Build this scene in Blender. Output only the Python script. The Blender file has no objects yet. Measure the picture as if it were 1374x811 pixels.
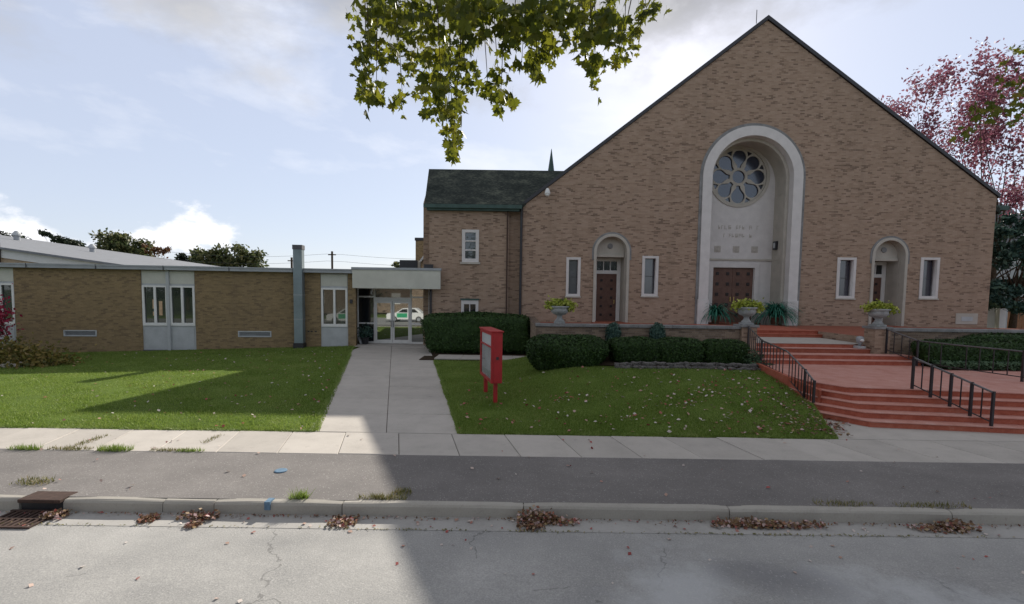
import bpy, bmesh, math, random
import numpy as np
from mathutils import Vector, Matrix
S = bpy.context.scene
C = S.collection
rnd = random.Random(7)
rng = np.random.default_rng(11)
R = math.radians
PI = math.pi

# ------------------------------------------------------------------ camera
cd = bpy.data.cameras.new('camera')
cam = bpy.data.objects.new('camera', cd)
C.objects.link(cam)
pit = math.atan(41 / 640); rol = R(0.8)
fw = Vector((0, math.cos(pit), -math.sin(pit)))
r0 = Vector((1, 0, 0)); u0 = r0.cross(fw)
rt = r0 * math.cos(rol) + u0 * math.sin(rol)
up = -r0 * math.sin(rol) + u0 * math.cos(rol)
M4 = Matrix((rt, up, -fw)).transposed().to_4x4()
M4.translation = Vector((0, 0, 3.0))
cam.matrix_world = M4
cd.sensor_width = 36; cd.lens = 36 * 640 / 1374; cd.shift_y = 30.5 / 1374
cd.clip_start = 0.05; cd.clip_end = 2000
S.camera = cam

# ------------------------------------------------------------------ world, sun, exposure
SUN_EL = R(29.4); SUN_AZ = R(18.0)          # azimuth from +Y towards +X
w = bpy.data.worlds.new('World'); S.world = w; w.use_nodes = True
nt = w.node_tree; N = nt.nodes; L = nt.links
for n in list(N): N.remove(n)
out = N.new('ShaderNodeOutputWorld'); bg = N.new('ShaderNodeBackground')
sky = N.new('ShaderNodeTexSky'); sky.sky_type = 'NISHITA'; sky.sun_disc = False
sky.sun_elevation = SUN_EL; sky.sun_rotation = SUN_AZ
sky.air_density = 1.0; sky.dust_density = 0.5; sky.ozone_density = 1.0
tc = N.new('ShaderNodeTexCoord')
mp = N.new('ShaderNodeMapping'); mp.inputs['Scale'].default_value = (1.0, 1.0, 2.6)
mp.inputs['Location'].default_value = (3.1, 1.7, 0.4)
L.new(tc.outputs['Generated'], mp.inputs['Vector'])
ns = N.new('ShaderNodeTexNoise'); ns.inputs['Scale'].default_value = 2.3; ns.inputs['Detail'].default_value = 9
ns.inputs['Roughness'].default_value = 0.58; ns.inputs['Distortion'].default_value = 0.25
L.new(mp.outputs[0], ns.inputs['Vector'])
cr = N.new('ShaderNodeValToRGB'); cr.color_ramp.elements[0].position = 0.52; cr.color_ramp.elements[1].position = 0.72
L.new(ns.outputs['Fac'], cr.inputs['Fac'])
def wmath(op, a, b):
    nd = N.new('ShaderNodeMath'); nd.operation = op
    for x, k in ((a, 0), (b, 1)):
        if hasattr(x, 'is_output'): L.new(x, nd.inputs[k])
        else: nd.inputs[k].default_value = x
    return nd.outputs[0]
n2 = N.new('ShaderNodeTexNoise'); n2.inputs['Scale'].default_value = 9; n2.inputs['Detail'].default_value = 8; n2.inputs['Roughness'].default_value = 0.6
mp2 = N.new('ShaderNodeMapping'); mp2.inputs['Scale'].default_value = (1, 1, 1.8); L.new(tc.outputs['Generated'], mp2.inputs['Vector']); L.new(mp2.outputs[0], n2.inputs['Vector'])
cover = wmath('MULTIPLY', cr.outputs['Color'], 0.55)
for c, sx, sz, amp in (((-.575, .82, .092), .10, .042, 1.5), ((-.745, .67, .07), .10, .060, 1.4)):
    sb_ = N.new('ShaderNodeVectorMath'); sb_.operation = 'SUBTRACT'; L.new(tc.outputs['Generated'], sb_.inputs[0]); sb_.inputs[1].default_value = c
    ml = N.new('ShaderNodeVectorMath'); ml.operation = 'MULTIPLY'; L.new(sb_.outputs[0], ml.inputs[0]); ml.inputs[1].default_value = (1 / sx, 1 / sx, 1 / sz)
    le = N.new('ShaderNodeVectorMath'); le.operation = 'LENGTH'; L.new(ml.outputs[0], le.inputs[0])
    v_ = wmath('SUBTRACT', 1.0, le.outputs['Value']); v_ = wmath('ADD', v_, wmath('MULTIPLY', wmath('SUBTRACT', n2.outputs['Fac'], 0.52), amp * 2.2))
    mr = N.new('ShaderNodeMapRange'); mr.interpolation_type = 'SMOOTHSTEP'; L.new(v_, mr.inputs[0]); mr.inputs[1].default_value = 0.0; mr.inputs[2].default_value = 0.55
    cover = wmath('MAXIMUM', cover, mr.outputs[0])
mixc = N.new('ShaderNodeMix'); mixc.data_type = 'RGBA'
L.new(cover, mixc.inputs[0])
veil = N.new('ShaderNodeMix'); veil.data_type = 'RGBA'; veil.inputs[0].default_value = 0.80   # thin high overcast
L.new(sky.outputs[0], veil.inputs[6]); veil.inputs[7].default_value = (3.15, 3.38, 4.10, 1)
L.new(veil.outputs[2], mixc.inputs[6]); mixc.inputs[7].default_value = (5.9, 5.9, 6.1, 1)
# grey cloud deck coming in from overhead, its ragged lower edge in the top of the view
sz_ = N.new('ShaderNodeSeparateXYZ'); L.new(tc.outputs['Generated'], sz_.inputs[0])
n3 = N.new('ShaderNodeTexNoise'); n3.inputs['Scale'].default_value = 4.5; n3.inputs['Detail'].default_value = 9; n3.inputs['Roughness'].default_value = 0.58; L.new(mp2.outputs[0], n3.inputs['Vector'])
hv = wmath('ADD', wmath('ADD', sz_.outputs[2], wmath('MULTIPLY', sz_.outputs[0], -0.05)), wmath('MULTIPLY', wmath('SUBTRACT', n3.outputs['Fac'], 0.5), 0.40))
mr2 = N.new('ShaderNodeMapRange'); mr2.interpolation_type = 'SMOOTHSTEP'; L.new(hv, mr2.inputs[0]); mr2.inputs[1].default_value = 0.37; mr2.inputs[2].default_value = 0.50
deck = N.new('ShaderNodeMix'); deck.data_type = 'RGBA'
dcol = N.new('ShaderNodeValToRGB'); dcol.color_ramp.elements[0].position = .35; dcol.color_ramp.elements[0].color = (.30, .305, .325, 1); dcol.color_ramp.elements[1].position = .68; dcol.color_ramp.elements[1].color = (.55, .55, .565, 1); L.new(n2.outputs['Fac'], dcol.inputs[0])
dm = N.new('ShaderNodeVectorMath'); dm.operation = 'SCALE'; L.new(dcol.outputs[0], dm.inputs[0]); dm.inputs['Scale'].default_value = 5.6
L.new(wmath('MULTIPLY', mr2.outputs[0], 0.85), deck.inputs[0]); L.new(mixc.outputs[2], deck.inputs[6]); L.new(dm.outputs[0], deck.inputs[7])
L.new(deck.outputs[2], bg.inputs['Color']); bg.inputs['Strength'].default_value = 0.12
L.new(bg.outputs[0], out.inputs['Surface'])
sl = bpy.data.lights.new('sun', 'SUN'); sl.energy = 4.3; sl.angle = R(0.55); sl.color = (1.0, 0.93, 0.82)
sun = bpy.data.objects.new('sun', sl); C.objects.link(sun)
sd = Vector((math.sin(SUN_AZ) * math.cos(SUN_EL), math.cos(SUN_AZ) * math.cos(SUN_EL), math.sin(SUN_EL)))
sun.rotation_euler = sd.to_track_quat('Z', 'Y').to_euler()
sun.location = sd * 80
vs = S.view_settings; vs.view_transform = 'Standard'; vs.look = 'None'; vs.exposure = 0.72; vs.gamma = 1; vs.use_curve_mapping = False
S.cycles.max_bounces = 6; S.cycles.transparent_max_bounces = 8

# ------------------------------------------------------------------ materials
MAT = {}
class NT:
    def __init__(s, name):
        s.m = bpy.data.materials.new(name); s.m.use_nodes = True
        s.n = s.m.node_tree.nodes; s.l = s.m.node_tree.links
        s.p = s.n['Principled BSDF']; s.o = s.n['Material Output']
        MAT[name] = s.m
    def add(s, t, **kw):
        nd = s.n.new(t)
        for k, v in kw.items(): setattr(nd, k, v)
        return nd
    def val(s, x, sock):
        if hasattr(x, 'is_output'): s.l.new(x, sock)
        else: sock.default_value = x
    def math(s, op, a, b=0.0, c=0.0):
        nd = s.add('ShaderNodeMath', operation=op)
        s.val(a, nd.inputs[0]); s.val(b, nd.inputs[1]); s.val(c, nd.inputs[2])
        return nd.outputs[0]
    def pos(s): return s.add('ShaderNodeNewGeometry').outputs['Position']
    def noise(s, scale, detail=4, rough=0.55, vec=None, sc=None):
        nd = s.add('ShaderNodeTexNoise'); nd.inputs['Scale'].default_value = scale
        nd.inputs['Detail'].default_value = detail; nd.inputs['Roughness'].default_value = rough
        v = vec if vec is not None else s.pos()
        if sc:
            mp = s.add('ShaderNodeMapping'); mp.inputs['Scale'].default_value = sc
            s.l.new(v, mp.inputs[0]); v = mp.outputs[0]
        s.l.new(v, nd.inputs['Vector'])
        return nd.outputs['Fac']
    def ramp(s, fac, stops, interp='LINEAR'):
        nd = s.add('ShaderNodeValToRGB'); nd.color_ramp.interpolation = interp
        e = nd.color_ramp.elements
        while len(e) < len(stops): e.new(0.5)
        for i, (p, c) in enumerate(stops):
            e[i].position = p; e[i].color = (*c, 1) if len(c) == 3 else c
        s.l.new(fac, nd.inputs[0]); return nd.outputs[0]
    def mix(s, fac, a, b, mode='MIX'):
        nd = s.add('ShaderNodeMix', data_type='RGBA', blend_type=mode)
        s.val(fac, nd.inputs[0])
        for x, k in ((a, 6), (b, 7)):
            if hasattr(x, 'is_output'): s.l.new(x, nd.inputs[k])
            else: nd.inputs[k].default_value = (*x, 1)
        return nd.outputs[2]
    def bump(s, h, strength=0.3, dist=0.02):
        nd = s.add('ShaderNodeBump'); nd.inputs['Strength'].default_value = strength; nd.inputs['Distance'].default_value = dist
        s.l.new(h, nd.inputs['Height']); s.l.new(nd.outputs[0], s.p.inputs['Normal'])
    def base(s, c, rough=0.8, spec=0.3, metal=0.0):
        s.val(c if hasattr(c, 'is_output') else (*c, 1), s.p.inputs['Base Color'])
        s.val(rough, s.p.inputs['Roughness']); s.p.inputs['Specular IOR Level'].default_value = spec
        s.p.inputs['Metallic'].default_value = metal
        return s.m

def mottled(name, c, var=0.25, scale=3.0, rough=0.8, spec=0.3, metal=0.0, bump=0.0, fine=40.0):
    t = NT(name)
    a = tuple(x * (1 - var) for x in c); b = tuple(min(1, x * (1 + var)) for x in c)
    f = t.math('ADD', t.math('MULTIPLY', t.noise(scale, 5), 0.6), t.math('MULTIPLY', t.noise(fine, 3), 0.4))
    t.base(t.ramp(f, [(0.32, a), (0.68, b)]), rough, spec, metal)
    if bump: t.bump(t.noise(fine, 4), bump, 0.01)
    return t.m

def brick(name, cols, mortar, bw=0.23, bh=0.07, dirt=0.3, clump=0.8):
    """running-bond brick, every brick with its own random tone"""
    t = NT(name)
    g = t.add('ShaderNodeNewGeometry')
    sp = t.add('ShaderNodeSeparateXYZ'); t.l.new(g.outputs['Position'], sp.inputs[0])
    sn = t.add('ShaderNodeSeparateXYZ'); t.l.new(g.outputs['True Normal'], sn.inputs[0])
    side = t.math('GREATER_THAN', t.math('ABSOLUTE', sn.outputs[0]), 0.7)
    u = t.math('ADD', t.math('MULTIPLY', sp.outputs[0], t.math('SUBTRACT', 1.0, side)), t.math('MULTIPLY', sp.outputs[1], side))
    row = t.math('DIVIDE', sp.outputs[2], bh); ri = t.math('FLOOR', row)
    wob = t.math('MULTIPLY', t.math('MODULO', t.math('ABSOLUTE', ri), 2.0), 0.5)
    col = t.math('ADD', t.math('DIVIDE', u, bw), wob); ci = t.math('FLOOR', col)
    fr = t.math('FRACT', row); fc = t.math('FRACT', col)
    cv = t.add('ShaderNodeCombineXYZ'); t.l.new(ci, cv.inputs[0]); t.l.new(ri, cv.inputs[1])
    wn = t.add('ShaderNodeTexWhiteNoise', noise_dimensions='2D'); t.l.new(cv.outputs[0], wn.inputs['Vector'])
    # clumps of darker bricks like the real burnt ones
    cl = t.noise(1.0, 3, 0.6, vec=cv.outputs[0], sc=(0.30, 0.36, 1))
    rv = t.math('ADD', t.math('MULTIPLY', wn.outputs['Value'], 0.80), t.math('MULTIPLY', t.math('SUBTRACT', cl, 0.42), clump))
    bc = t.ramp(rv, cols)
    big = t.noise(0.35, 4, 0.6)
    bc = t.mix(t.math('MULTIPLY', big, dirt), bc, tuple(x * 0.55 for x in cols[len(cols) // 2][1]))
    bc = t.mix(0.22, bc, t.ramp(t.noise(60, 2), [(0.3, (0.05, 0.04, 0.03)), (0.7, (0.6, 0.5, 0.4))]))
    sk_ = t.ramp(t.noise(1.0, 4, 0.6, sc=(1.6, 1.6, 0.12)), [(0.50, (0, 0, 0)), (0.75, (1, 1, 1))])
    bc = t.mix(t.math('MULTIPLY', sk_, 0.30), bc, (0.15, 0.11, 0.08))
    mz = t.math('LESS_THAN', fr, 0.13); mx = t.math('LESS_THAN', fc, 0.035)
    mm = t.math('MAXIMUM', mz, mx)
    t.base(t.mix(t.math('MULTIPLY', mm, 0.75), bc, mortar), 0.88, 0.2)
    t.bump(t.math('SUBTRACT', t.math('MULTIPLY', wn.outputs['Value'], 0.5), mm), 0.5, 0.008)
    return t.m

CH = [(0.0, (0.12, 0.065, 0.048)), (0.13, (0.20, 0.120, 0.085)), (0.24, (0.325, 0.212, 0.148)), (0.6, (0.38, 0.258, 0.188)), (0.9, (0.43, 0.30, 0.225))]
brick('church_brick', CH, (0.34, 0.29, 0.22), dirt=0.15)
WG = [(0.0, (0.10, 0.062, 0.027)), (0.12, (0.155, 0.100, 0.042)), (0.3, (0.215, 0.145, 0.060)), (0.65, (0.262, 0.181, 0.078)), (0.9, (0.30, 0.21, 0.094))]
brick('wing_brick', WG, (0.27, 0.21, 0.13), bw=0.22, bh=0.07, dirt=0.25, clump=0.45)
brick('pale_brick', [(0.0, (0.36, 0.25, 0.15)), (0.5, (0.48, 0.35, 0.22)), (1.0, (0.55, 0.42, 0.28))], (0.5, 0.43, 0.34))
WB = [(0.0, (0.05, 0.035, 0.03)), (0.3, (0.15, 0.10, 0.07)), (0.6, (0.24, 0.17, 0.12)), (0.9, (0.30, 0.22, 0.16))]
brick('terrace_brick', WB, (0.25, 0.22, 0.19), bw=0.24)
mottled('stone', (0.44, 0.41, 0.36), 0.14, 2.2, 0.8, 0.25, bump=0.15)
mottled('white_stone', (0.61, 0.585, 0.57), 0.10, 2.5, 0.8, 0.25, bump=0.1)
mottled('cap_stone', (0.22, 0.22, 0.22), 0.35, 2.5, 0.85, 0.2, bump=0.3)
mottled('carved', (0.43, 0.40, 0.36), 0.2, 8)
mottled('white_paint', (0.70, 0.70, 0.68), 0.07, 4, 0.5, 0.4)
mottled('cream_panel', (0.52, 0.52, 0.46), 0.16, 1.3, 0.6, 0.3)
mottled('grey_panel', (0.42, 0.44, 0.45), 0.14, 2.2, 0.6, 0.35)
mottled('fascia_metal', (0.30, 0.32, 0.34), 0.18, 2, 0.45, 0.5)
mottled('flue_metal', (0.20, 0.25, 0.27), 0.25, 1.2, 0.45, 0.5, 0.4)
mottled('dark_metal', (0.025, 0.025, 0.03), 0.3, 6, 0.45, 0.5)
mottled('rail_metal', (0.022, 0.018, 0.022), 0.3, 8, 0.4, 0.5)
mottled('handrail_metal', (0.09, 0.085, 0.09), 0.3, 8, 0.25, 0.8)  # paler than the posts: sky sheen on the handrails put into the colour
mottled('green_copper', (0.045, 0.085, 0.075), 0.3, 3, 0.6, 0.4)
mottled('soffit', (0.10, 0.10, 0.11), 0.2, 3)
mottled('oak_door', (0.13, 0.07, 0.052), 0.3, 5, 0.6, 0.35)
mottled('stud', (0.02, 0.012, 0.011), 0.3, 9, 0.5, 0.4)
mottled('brass', (0.45, 0.32, 0.12), 0.2, 9, 0.35, 0.5, 0.8)
mottled('red_paint', (0.36, 0.016, 0.02), 0.22, 3, 0.45, 0.45)
mottled('red_brick_cap', (0.27, 0.09, 0.055), 0.25, 6)
mottled('urn_stone', (0.30, 0.31, 0.31), 0.3, 7, 0.85, 0.2, bump=0.3)
mottled('bark', (0.07, 0.05, 0.035), 0.4, 9, 0.95, 0.1, bump=0.6, fine=25)
mottled('soil', (0.045, 0.032, 0.022), 0.4, 6, 0.95, 0.1, bump=0.8)
mottled('rust', (0.065, 0.040, 0.032), 0.4, 12, 0.8, 0.3)
mottled('blue_mark', (0.12, 0.20, 0.29), 0.3, 14)
mottled('terracotta', (0.13, 0.06, 0.04), 0.3, 7)
mottled('fence_wood', (0.32, 0.17, 0.09), 0.3, 6)
mottled('rock', (0.46, 0.42, 0.38), 0.3, 5, bump=0.5)
mottled('edging_stone', (0.12, 0.113, 0.108), 0.55, 5, bump=0.5)
mottled('board_face', (0.30, 0.32, 0.33), 0.3, 2.2, 0.5, 0.4)
mottled('poster', (0.55, 0.38, 0.24), 0.2, 8)
mottled('curtain', (0.18, 0.20, 0.15), 0.35, 4)
mottled('rubber', (0.02, 0.02, 0.02), 0.2, 8)
mottled('car_white', (0.8, 0.8, 0.8), 0.03, 4, 0.25, 0.5)
mottled('car_green', (0.02, 0.35, 0.16), 0.15, 4, 0.3, 0.5)

# shingles
t = NT('shingles')
v = t.noise(7, 2, 0.6, sc=(1, 1, 3)); v2 = t.noise(0.9, 5, 0.65)
c = t.ramp(t.math('ADD', t.math('MULTIPLY', v, 0.45), t.math('MULTIPLY', v2, 0.55)), [(0.36, (0.014, 0.020, 0.018)), (0.5, (0.036, 0.043, 0.038)), (0.62, (0.10, 0.11, 0.085))])
t.base(c, 0.9, 0.15)
sp = t.add('ShaderNodeSeparateXYZ'); t.l.new(t.pos(), sp.inputs[0])
t.bump(t.math('FRACT', t.math('DIVIDE', sp.outputs[2], 0.09)), 0.6, 0.02)
mottled('grey_roof', (0.20, 0.21, 0.23), 0.2, 1.5, 0.7, 0.3)

# asphalt of the road: worn, patched, cracked
def asphalt(name, dark, light, patch, crack=True, fine=55):
    t = NT(name)
    big = t.noise(0.22, 5, 0.6, sc=(1, 1.6, 1)); mid = t.noise(1.3, 5, 0.65); fin = t.noise(fine, 3, 0.7)
    f = t.math('ADD', t.math('ADD', t.math('MULTIPLY', big, 0.42), t.math('MULTIPLY', mid, 0.2)), t.math('MULTIPLY', fin, 0.38))
    c = t.ramp(f, [(0.36, dark), (0.52, light), (0.66, patch)])
    if crack:
        vo = t.add('ShaderNodeTexVoronoi', feature='DISTANCE_TO_EDGE'); vo.inputs['Scale'].default_value = 0.33
        wv = t.add('ShaderNodeVectorMath', operation='ADD'); t.l.new(t.pos(), wv.inputs[0])
        nz = t.add('ShaderNodeTexNoise'); nz.inputs['Scale'].default_value = 1.4; nz.inputs['Detail'].default_value = 6; t.l.new(t.pos(), nz.inputs['Vector'])
        sv = t.add('ShaderNodeVectorMath', operation='SCALE'); t.l.new(nz.outputs['Color'], sv.inputs[0]); sv.inputs['Scale'].default_value = 1.1
        t.l.new(sv.outputs[0], wv.inputs[1]); t.l.new(wv.outputs[0], vo.inputs['Vector'])
        k = t.math('LESS_THAN', vo.outputs['Distance'], 0.0035)
        k = t.math('MULTIPLY', k, t.math('GREATER_THAN', t.noise(0.6, 2), 0.53))
        c = t.mix(t.math('MULTIPLY', k, 0.4), c, (0.06, 0.06, 0.06))
    if crack:      # pale worn patches and a darker tar strip in the near lane
        ps = t.pos()
        for (px_, py_, rx_, ry_, amt, col_) in ((1.75, 4.7, .75, 1.5, .6, (0.52, 0.53, 0.54)), (4.4, 4.6, 1.5, .75, .6, (0.52, 0.53, 0.54)), (3.0, 5.2, .9, .4, .6, (0.18, 0.18, 0.19)), (0.6, 3.9, .5, 1.2, .45, (0.20, 0.20, 0.21)), (-2.6, 3.4, 1.4, .5, .3, (0.50, 0.49, 0.47)), (-6, 4.3, 1.6, .5, .3, (0.22, 0.215, 0.21))):
            mpp = t.add('ShaderNodeMapping'); mpp.vector_type = 'TEXTURE'; mpp.inputs['Location'].default_value = (px_, py_, -.15); mpp.inputs['Scale'].default_value = (rx_, ry_, 1); mpp.inputs['Rotation'].default_value = (0, 0, -.35)
            t.l.new(ps, mpp.inputs[0]); le = t.add('ShaderNodeVectorMath', operation='LENGTH'); t.l.new(mpp.outputs[0], le.inputs[0])
            q_ = t.math('ADD', t.math('SUBTRACT', 1.0, le.outputs['Value']), t.math('MULTIPLY', t.math('SUBTRACT', t.noise(1.8, 6, 0.65), 0.5), 2.2))
            q_ = t.ramp(q_, [(0.0, (0, 0, 0)), (0.7, (1, 1, 1))])
            c = t.mix(t.math('MULTIPLY', q_, amt), c, col_)
    vo2 = t.add('ShaderNodeTexVoronoi'); vo2.inputs['Scale'].default_value = 70; t.l.new(t.pos(), vo2.inputs['Vector'])
    sp2 = t.math('GREATER_THAN', vo2.outputs['Color'], 0.86)
    c = t.mix(t.math('MULTIPLY', sp2, 0.30), c, (0.55, 0.54, 0.52))
    t.base(c, 0.9, 0.2); t.bump(fin, 0.5, 0.008)
    return t
asphalt('road_asphalt', (0.22, 0.22, 0.22), (0.345, 0.34, 0.33), (0.50, 0.49, 0.475))
asphalt('verge_asphalt', (0.125, 0.118, 0.116), (0.19, 0.178, 0.172), (0.27, 0.255, 0.245), crack=False)
def concrete(name, c0):
    t = NT(name)
    oi = t.add('ShaderNodeObjectInfo')
    f = t.math('ADD', t.math('MULTIPLY', t.noise(1.6, 6, 0.65), 0.6), t.math('MULTIPLY', t.noise(45, 3, 0.7), 0.4))
    c = t.ramp(f, [(0.30, tuple(x * 0.72 for x in c0)), (0.5, c0), (0.7, tuple(x * 1.15 for x in c0))])
    c = t.mix(0.30, c, t.ramp(oi.outputs['Random'], [(0, tuple(x * 0.72 for x in c0)), (1, tuple(min(1, x * 1.25) for x in c0))]))
    st = t.ramp(t.noise(5, 4, 0.7), [(0.60, (0, 0, 0)), (0.72, (1, 1, 1))])
    c = t.mix(t.math('MULTIPLY', st, 0.22), c, (0.12, 0.10, 0.08))
    t.base(c, 0.88, 0.2); t.bump(t.noise(50, 3), 0.25, 0.006)
concrete('sidewalk_concrete', (0.45, 0.42, 0.385))
concrete('kerb_concrete', (0.37, 0.35, 0.315))
concrete('gutter_concrete', (0.37, 0.36, 0.345))
# painted steps: red tread worn to pink in places
t = NT('step_red')
f = t.noise(3.5, 6, 0.7, sc=(1, 1.5, 1)); f2 = t.noise(30, 3, 0.7)
c = t.ramp(t.math('ADD', t.math('MULTIPLY', f, 0.65), t.math('MULTIPLY', f2, 0.35)), [(0.3, (0.25, 0.060, 0.037)), (0.5, (0.39, 0.105, 0.063)), (0.62, (0.43, 0.145, 0.095)), (0.75, (0.42, 0.21, 0.16))])
t.base(c, 0.75, 0.3); t.bump(f2, 0.2, 0.006)
t = NT('tread_pink')
c = t.ramp(t.math('ADD', t.math('MULTIPLY', f2 if False else t.noise(2.2, 6, 0.7), 0.7), t.math('MULTIPLY', t.noise(35, 3), 0.3)), [(0.28, (0.36, 0.16, 0.125)), (0.45, (0.50, 0.24, 0.195)), (0.58, (0.54, 0.29, 0.245)), (0.72, (0.60, 0.42, 0.37))])
t.base(c, 0.8, 0.25)

def glass(name, col, mirror=0.10, rough=0.02):
    t = NT(name); t.base(col, 0.15, 0.5)
    g = t.add('ShaderNodeBsdfGlossy'); g.inputs['Roughness'].default_value = rough; g.inputs['Color'].default_value = (0.9, 0.95, 0.95, 1)
    b = t.add('ShaderNodeBump'); b.inputs['Strength'].default_value = 0.03; t.l.new(t.noise(1.2, 2), b.inputs['Height']); t.l.new(b.outputs[0], g.inputs['Normal'])
    m = t.add('ShaderNodeMixShader'); m.inputs[0].default_value = mirror
    t.l.new(t.p.outputs[0], m.inputs[1]); t.l.new(g.outputs[0], m.inputs[2]); t.l.new(m.outputs[0], t.o.inputs[0])
glass('dark_glass', (0.012, 0.016, 0.02), 0.07)
glass('door_glass', (0.010, 0.013, 0.014), 0.30)
glass('blue_glass', (0.022, 0.028, 0.05), 0.06, 0.15)
glass('lancet_glass', (0.045, 0.043, 0.062), 0.07, 0.15)
glass('green_glass', (0.014, 0.022, 0.018), 0.07)

t = NT('clear_glass')
g_ = t.add('ShaderNodeBsdfGlossy'); g_.inputs['Roughness'].default_value = .03; tp = t.add('ShaderNodeBsdfTransparent'); m_ = t.add('ShaderNodeMixShader'); m_.inputs[0].default_value = .12
t.l.new(tp.outputs[0], m_.inputs[1]); t.l.new(g_.outputs[0], m_.inputs[2]); t.l.new(m_.outputs[0], t.o.inputs[0])
def foliage(name, stops, trans=0.25, tcol=None, obj_rand=False, rough=0.55, bigw=0.25):
    t = NT(name)
    if obj_rand: rv = t.add('ShaderNodeObjectInfo').outputs['Random']
    else: rv = t.add('ShaderNodeNewGeometry').outputs['Random Per Island']
    big = t.noise(0.7, 3, 0.6)
    f = t.math('ADD', t.math('MULTIPLY', rv, 1 - bigw), t.math('MULTIPLY', big, bigw))
    c = t.ramp(f, stops); t.base(c, rough, 0.25)
    if trans:
        tr = t.add('ShaderNodeBsdfTranslucent')
        t.l.new(t.mix(0.5, c, tcol) if tcol else c, tr.inputs['Color'])
        m = t.add('ShaderNodeMixShader'); m.inputs[0].default_value = trans
        t.l.new(t.p.outputs[0], m.inputs[1]); t.l.new(tr.outputs[0], m.inputs[2]); t.l.new(m.outputs[0], t.o.inputs[0])
foliage('yew', [(0.1, (0.014, 0.030, 0.009)), (0.5, (0.028, 0.062, 0.016)), (0.9, (0.055, 0.11, 0.025))], 0.10)
foliage('grass_blade', [(0.25, (0.095, 0.165, 0.026)), (0.48, (0.175, 0.265, 0.052)), (0.70, (0.29, 0.35, 0.11)), (0.97, (0.36, 0.33, 0.16))], 0.34, (0.28, 0.38, 0.05), bigw=0.5)
foliage('dry_weed', [(0.1, (0.10, 0.11, 0.03)), (0.5, (0.20, 0.20, 0.07)), (0.9, (0.36, 0.28, 0.15))], 0.25)
foliage('tree_leaf', [(0.1, (0.035, 0.055, 0.022)), (0.5, (0.085, 0.105, 0.040)), (0.9, (0.19, 0.18, 0.08))], 0.35)
foliage('dark_leaf', [(0.1, (0.016, 0.028, 0.016)), (0.5, (0.030, 0.045, 0.024)), (0.9, (0.06, 0.075, 0.035))], 0.15)
foliage('autumn_leaf', [(0.1, (0.06, 0.05, 0.02)), (0.5, (0.13, 0.09, 0.035)), (0.9, (0.20, 0.13, 0.06))], 0.25)
foliage('rust_leaf', [(0.1, (0.09, 0.035, 0.02)), (0.5, (0.16, 0.075, 0.035)), (0.9, (0.20, 0.14, 0.06))], 0.25)
foliage('red_leaf', [(0.1, (0.12, 0.045, 0.07)), (0.5, (0.24, 0.085, 0.12)), (0.8, (0.32, 0.15, 0.17)), (0.95, (0.30, 0.20, 0.12))], 0.32, (0.40, 0.16, 0.24))
foliage('teal_leaf', [(0.1, (0.018, 0.10, 0.07)), (0.5, (0.035, 0.18, 0.125)), (0.9, (0.08, 0.30, 0.21))], 0.2)
foliage('spruce', [(0.1, (0.022, 0.055, 0.046)), (0.5, (0.045, 0.095, 0.078)), (0.9, (0.11, 0.18, 0.13))], 0.12)
foliage('lime_leaf', [(0.1, (0.20, 0.26, 0.03)), (0.5, (0.36, 0.42, 0.06)), (0.9, (0.55, 0.55, 0.16))], 0.3)
foliage('yellow_bush', [(0.1, (0.06, 0.07, 0.02)), (0.5, (0.17, 0.15, 0.035)), (0.8, (0.27, 0.19, 0.06)), (0.95, (0.36, 0.30, 0.20))], 0.25)
foliage('red_shrub', [(0.1, (0.16, 0.01, 0.03)), (0.5, (0.36, 0.02, 0.07)), (0.9, (0.50, 0.10, 0.15))], 0.3)
foliage('ivy', [(0.1, (0.03, 0.06, 0.03)), (0.5, (0.06, 0.11, 0.055)), (0.9, (0.12, 0.18, 0.10))], 0.2)
foliage('maple_leaf', [(0.1, (0.022, 0.040, 0.008)), (0.45, (0.045, 0.072, 0.012)), (0.75, (0.10, 0.12, 0.018)), (0.85, (0.19, 0.17, 0.025)), (0.96, (0.20, 0.08, 0.03))], 0.40, (0.30, 0.31, 0.02), obj_rand=True)
foliage('maple_leaf_mass', [(0.1, (0.022, 0.04, 0.008)), (0.5, (0.06, 0.09, 0.014)), (0.9, (0.17, 0.16, 0.022))], 0.38, (0.30, 0.31, 0.02))
foliage('litter', [(0.1, (0.06, 0.035, 0.022)), (0.3, (0.15, 0.09, 0.05)), (0.45, (0.24, 0.15, 0.075)), (0.55, (0.28, 0.07, 0.07)), (0.65, (0.33, 0.25, 0.12)), (0.8, (0.52, 0.36, 0.36)), (1.0, (0.60, 0.55, 0.48))], 0.15)
foliage('litter_pale', [(0.05, (0.22, 0.05, 0.05)), (0.3, (0.40, 0.10, 0.09)), (0.5, (0.45, 0.30, 0.24)), (0.7, (0.58, 0.50, 0.46)), (1.0, (0.66, 0.62, 0.58))], 0.15)
foliage('pink_petal', [(0.1, (0.5, 0.2, 0.3)), (0.9, (0.6, 0.4, 0.5))], 0.2)
# lawn soil / turf under the blades
t = NT('turf')
c = t.ramp(t.math('ADD', t.math('MULTIPLY', t.noise(0.8, 5, 0.65), 0.6), t.math('MULTIPLY', t.noise(30, 3), 0.4)), [(0.32, (0.06, 0.095, 0.018)), (0.55, (0.11, 0.165, 0.032)), (0.75, (0.21, 0.22, 0.075))])
t.base(c, 0.95, 0.1); t.bump(t.noise(40, 3), 0.8, 0.03)
mottled('ground_far', (0.06, 0.08, 0.035), 0.4, 0.2, 0.95, 0.1)

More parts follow.
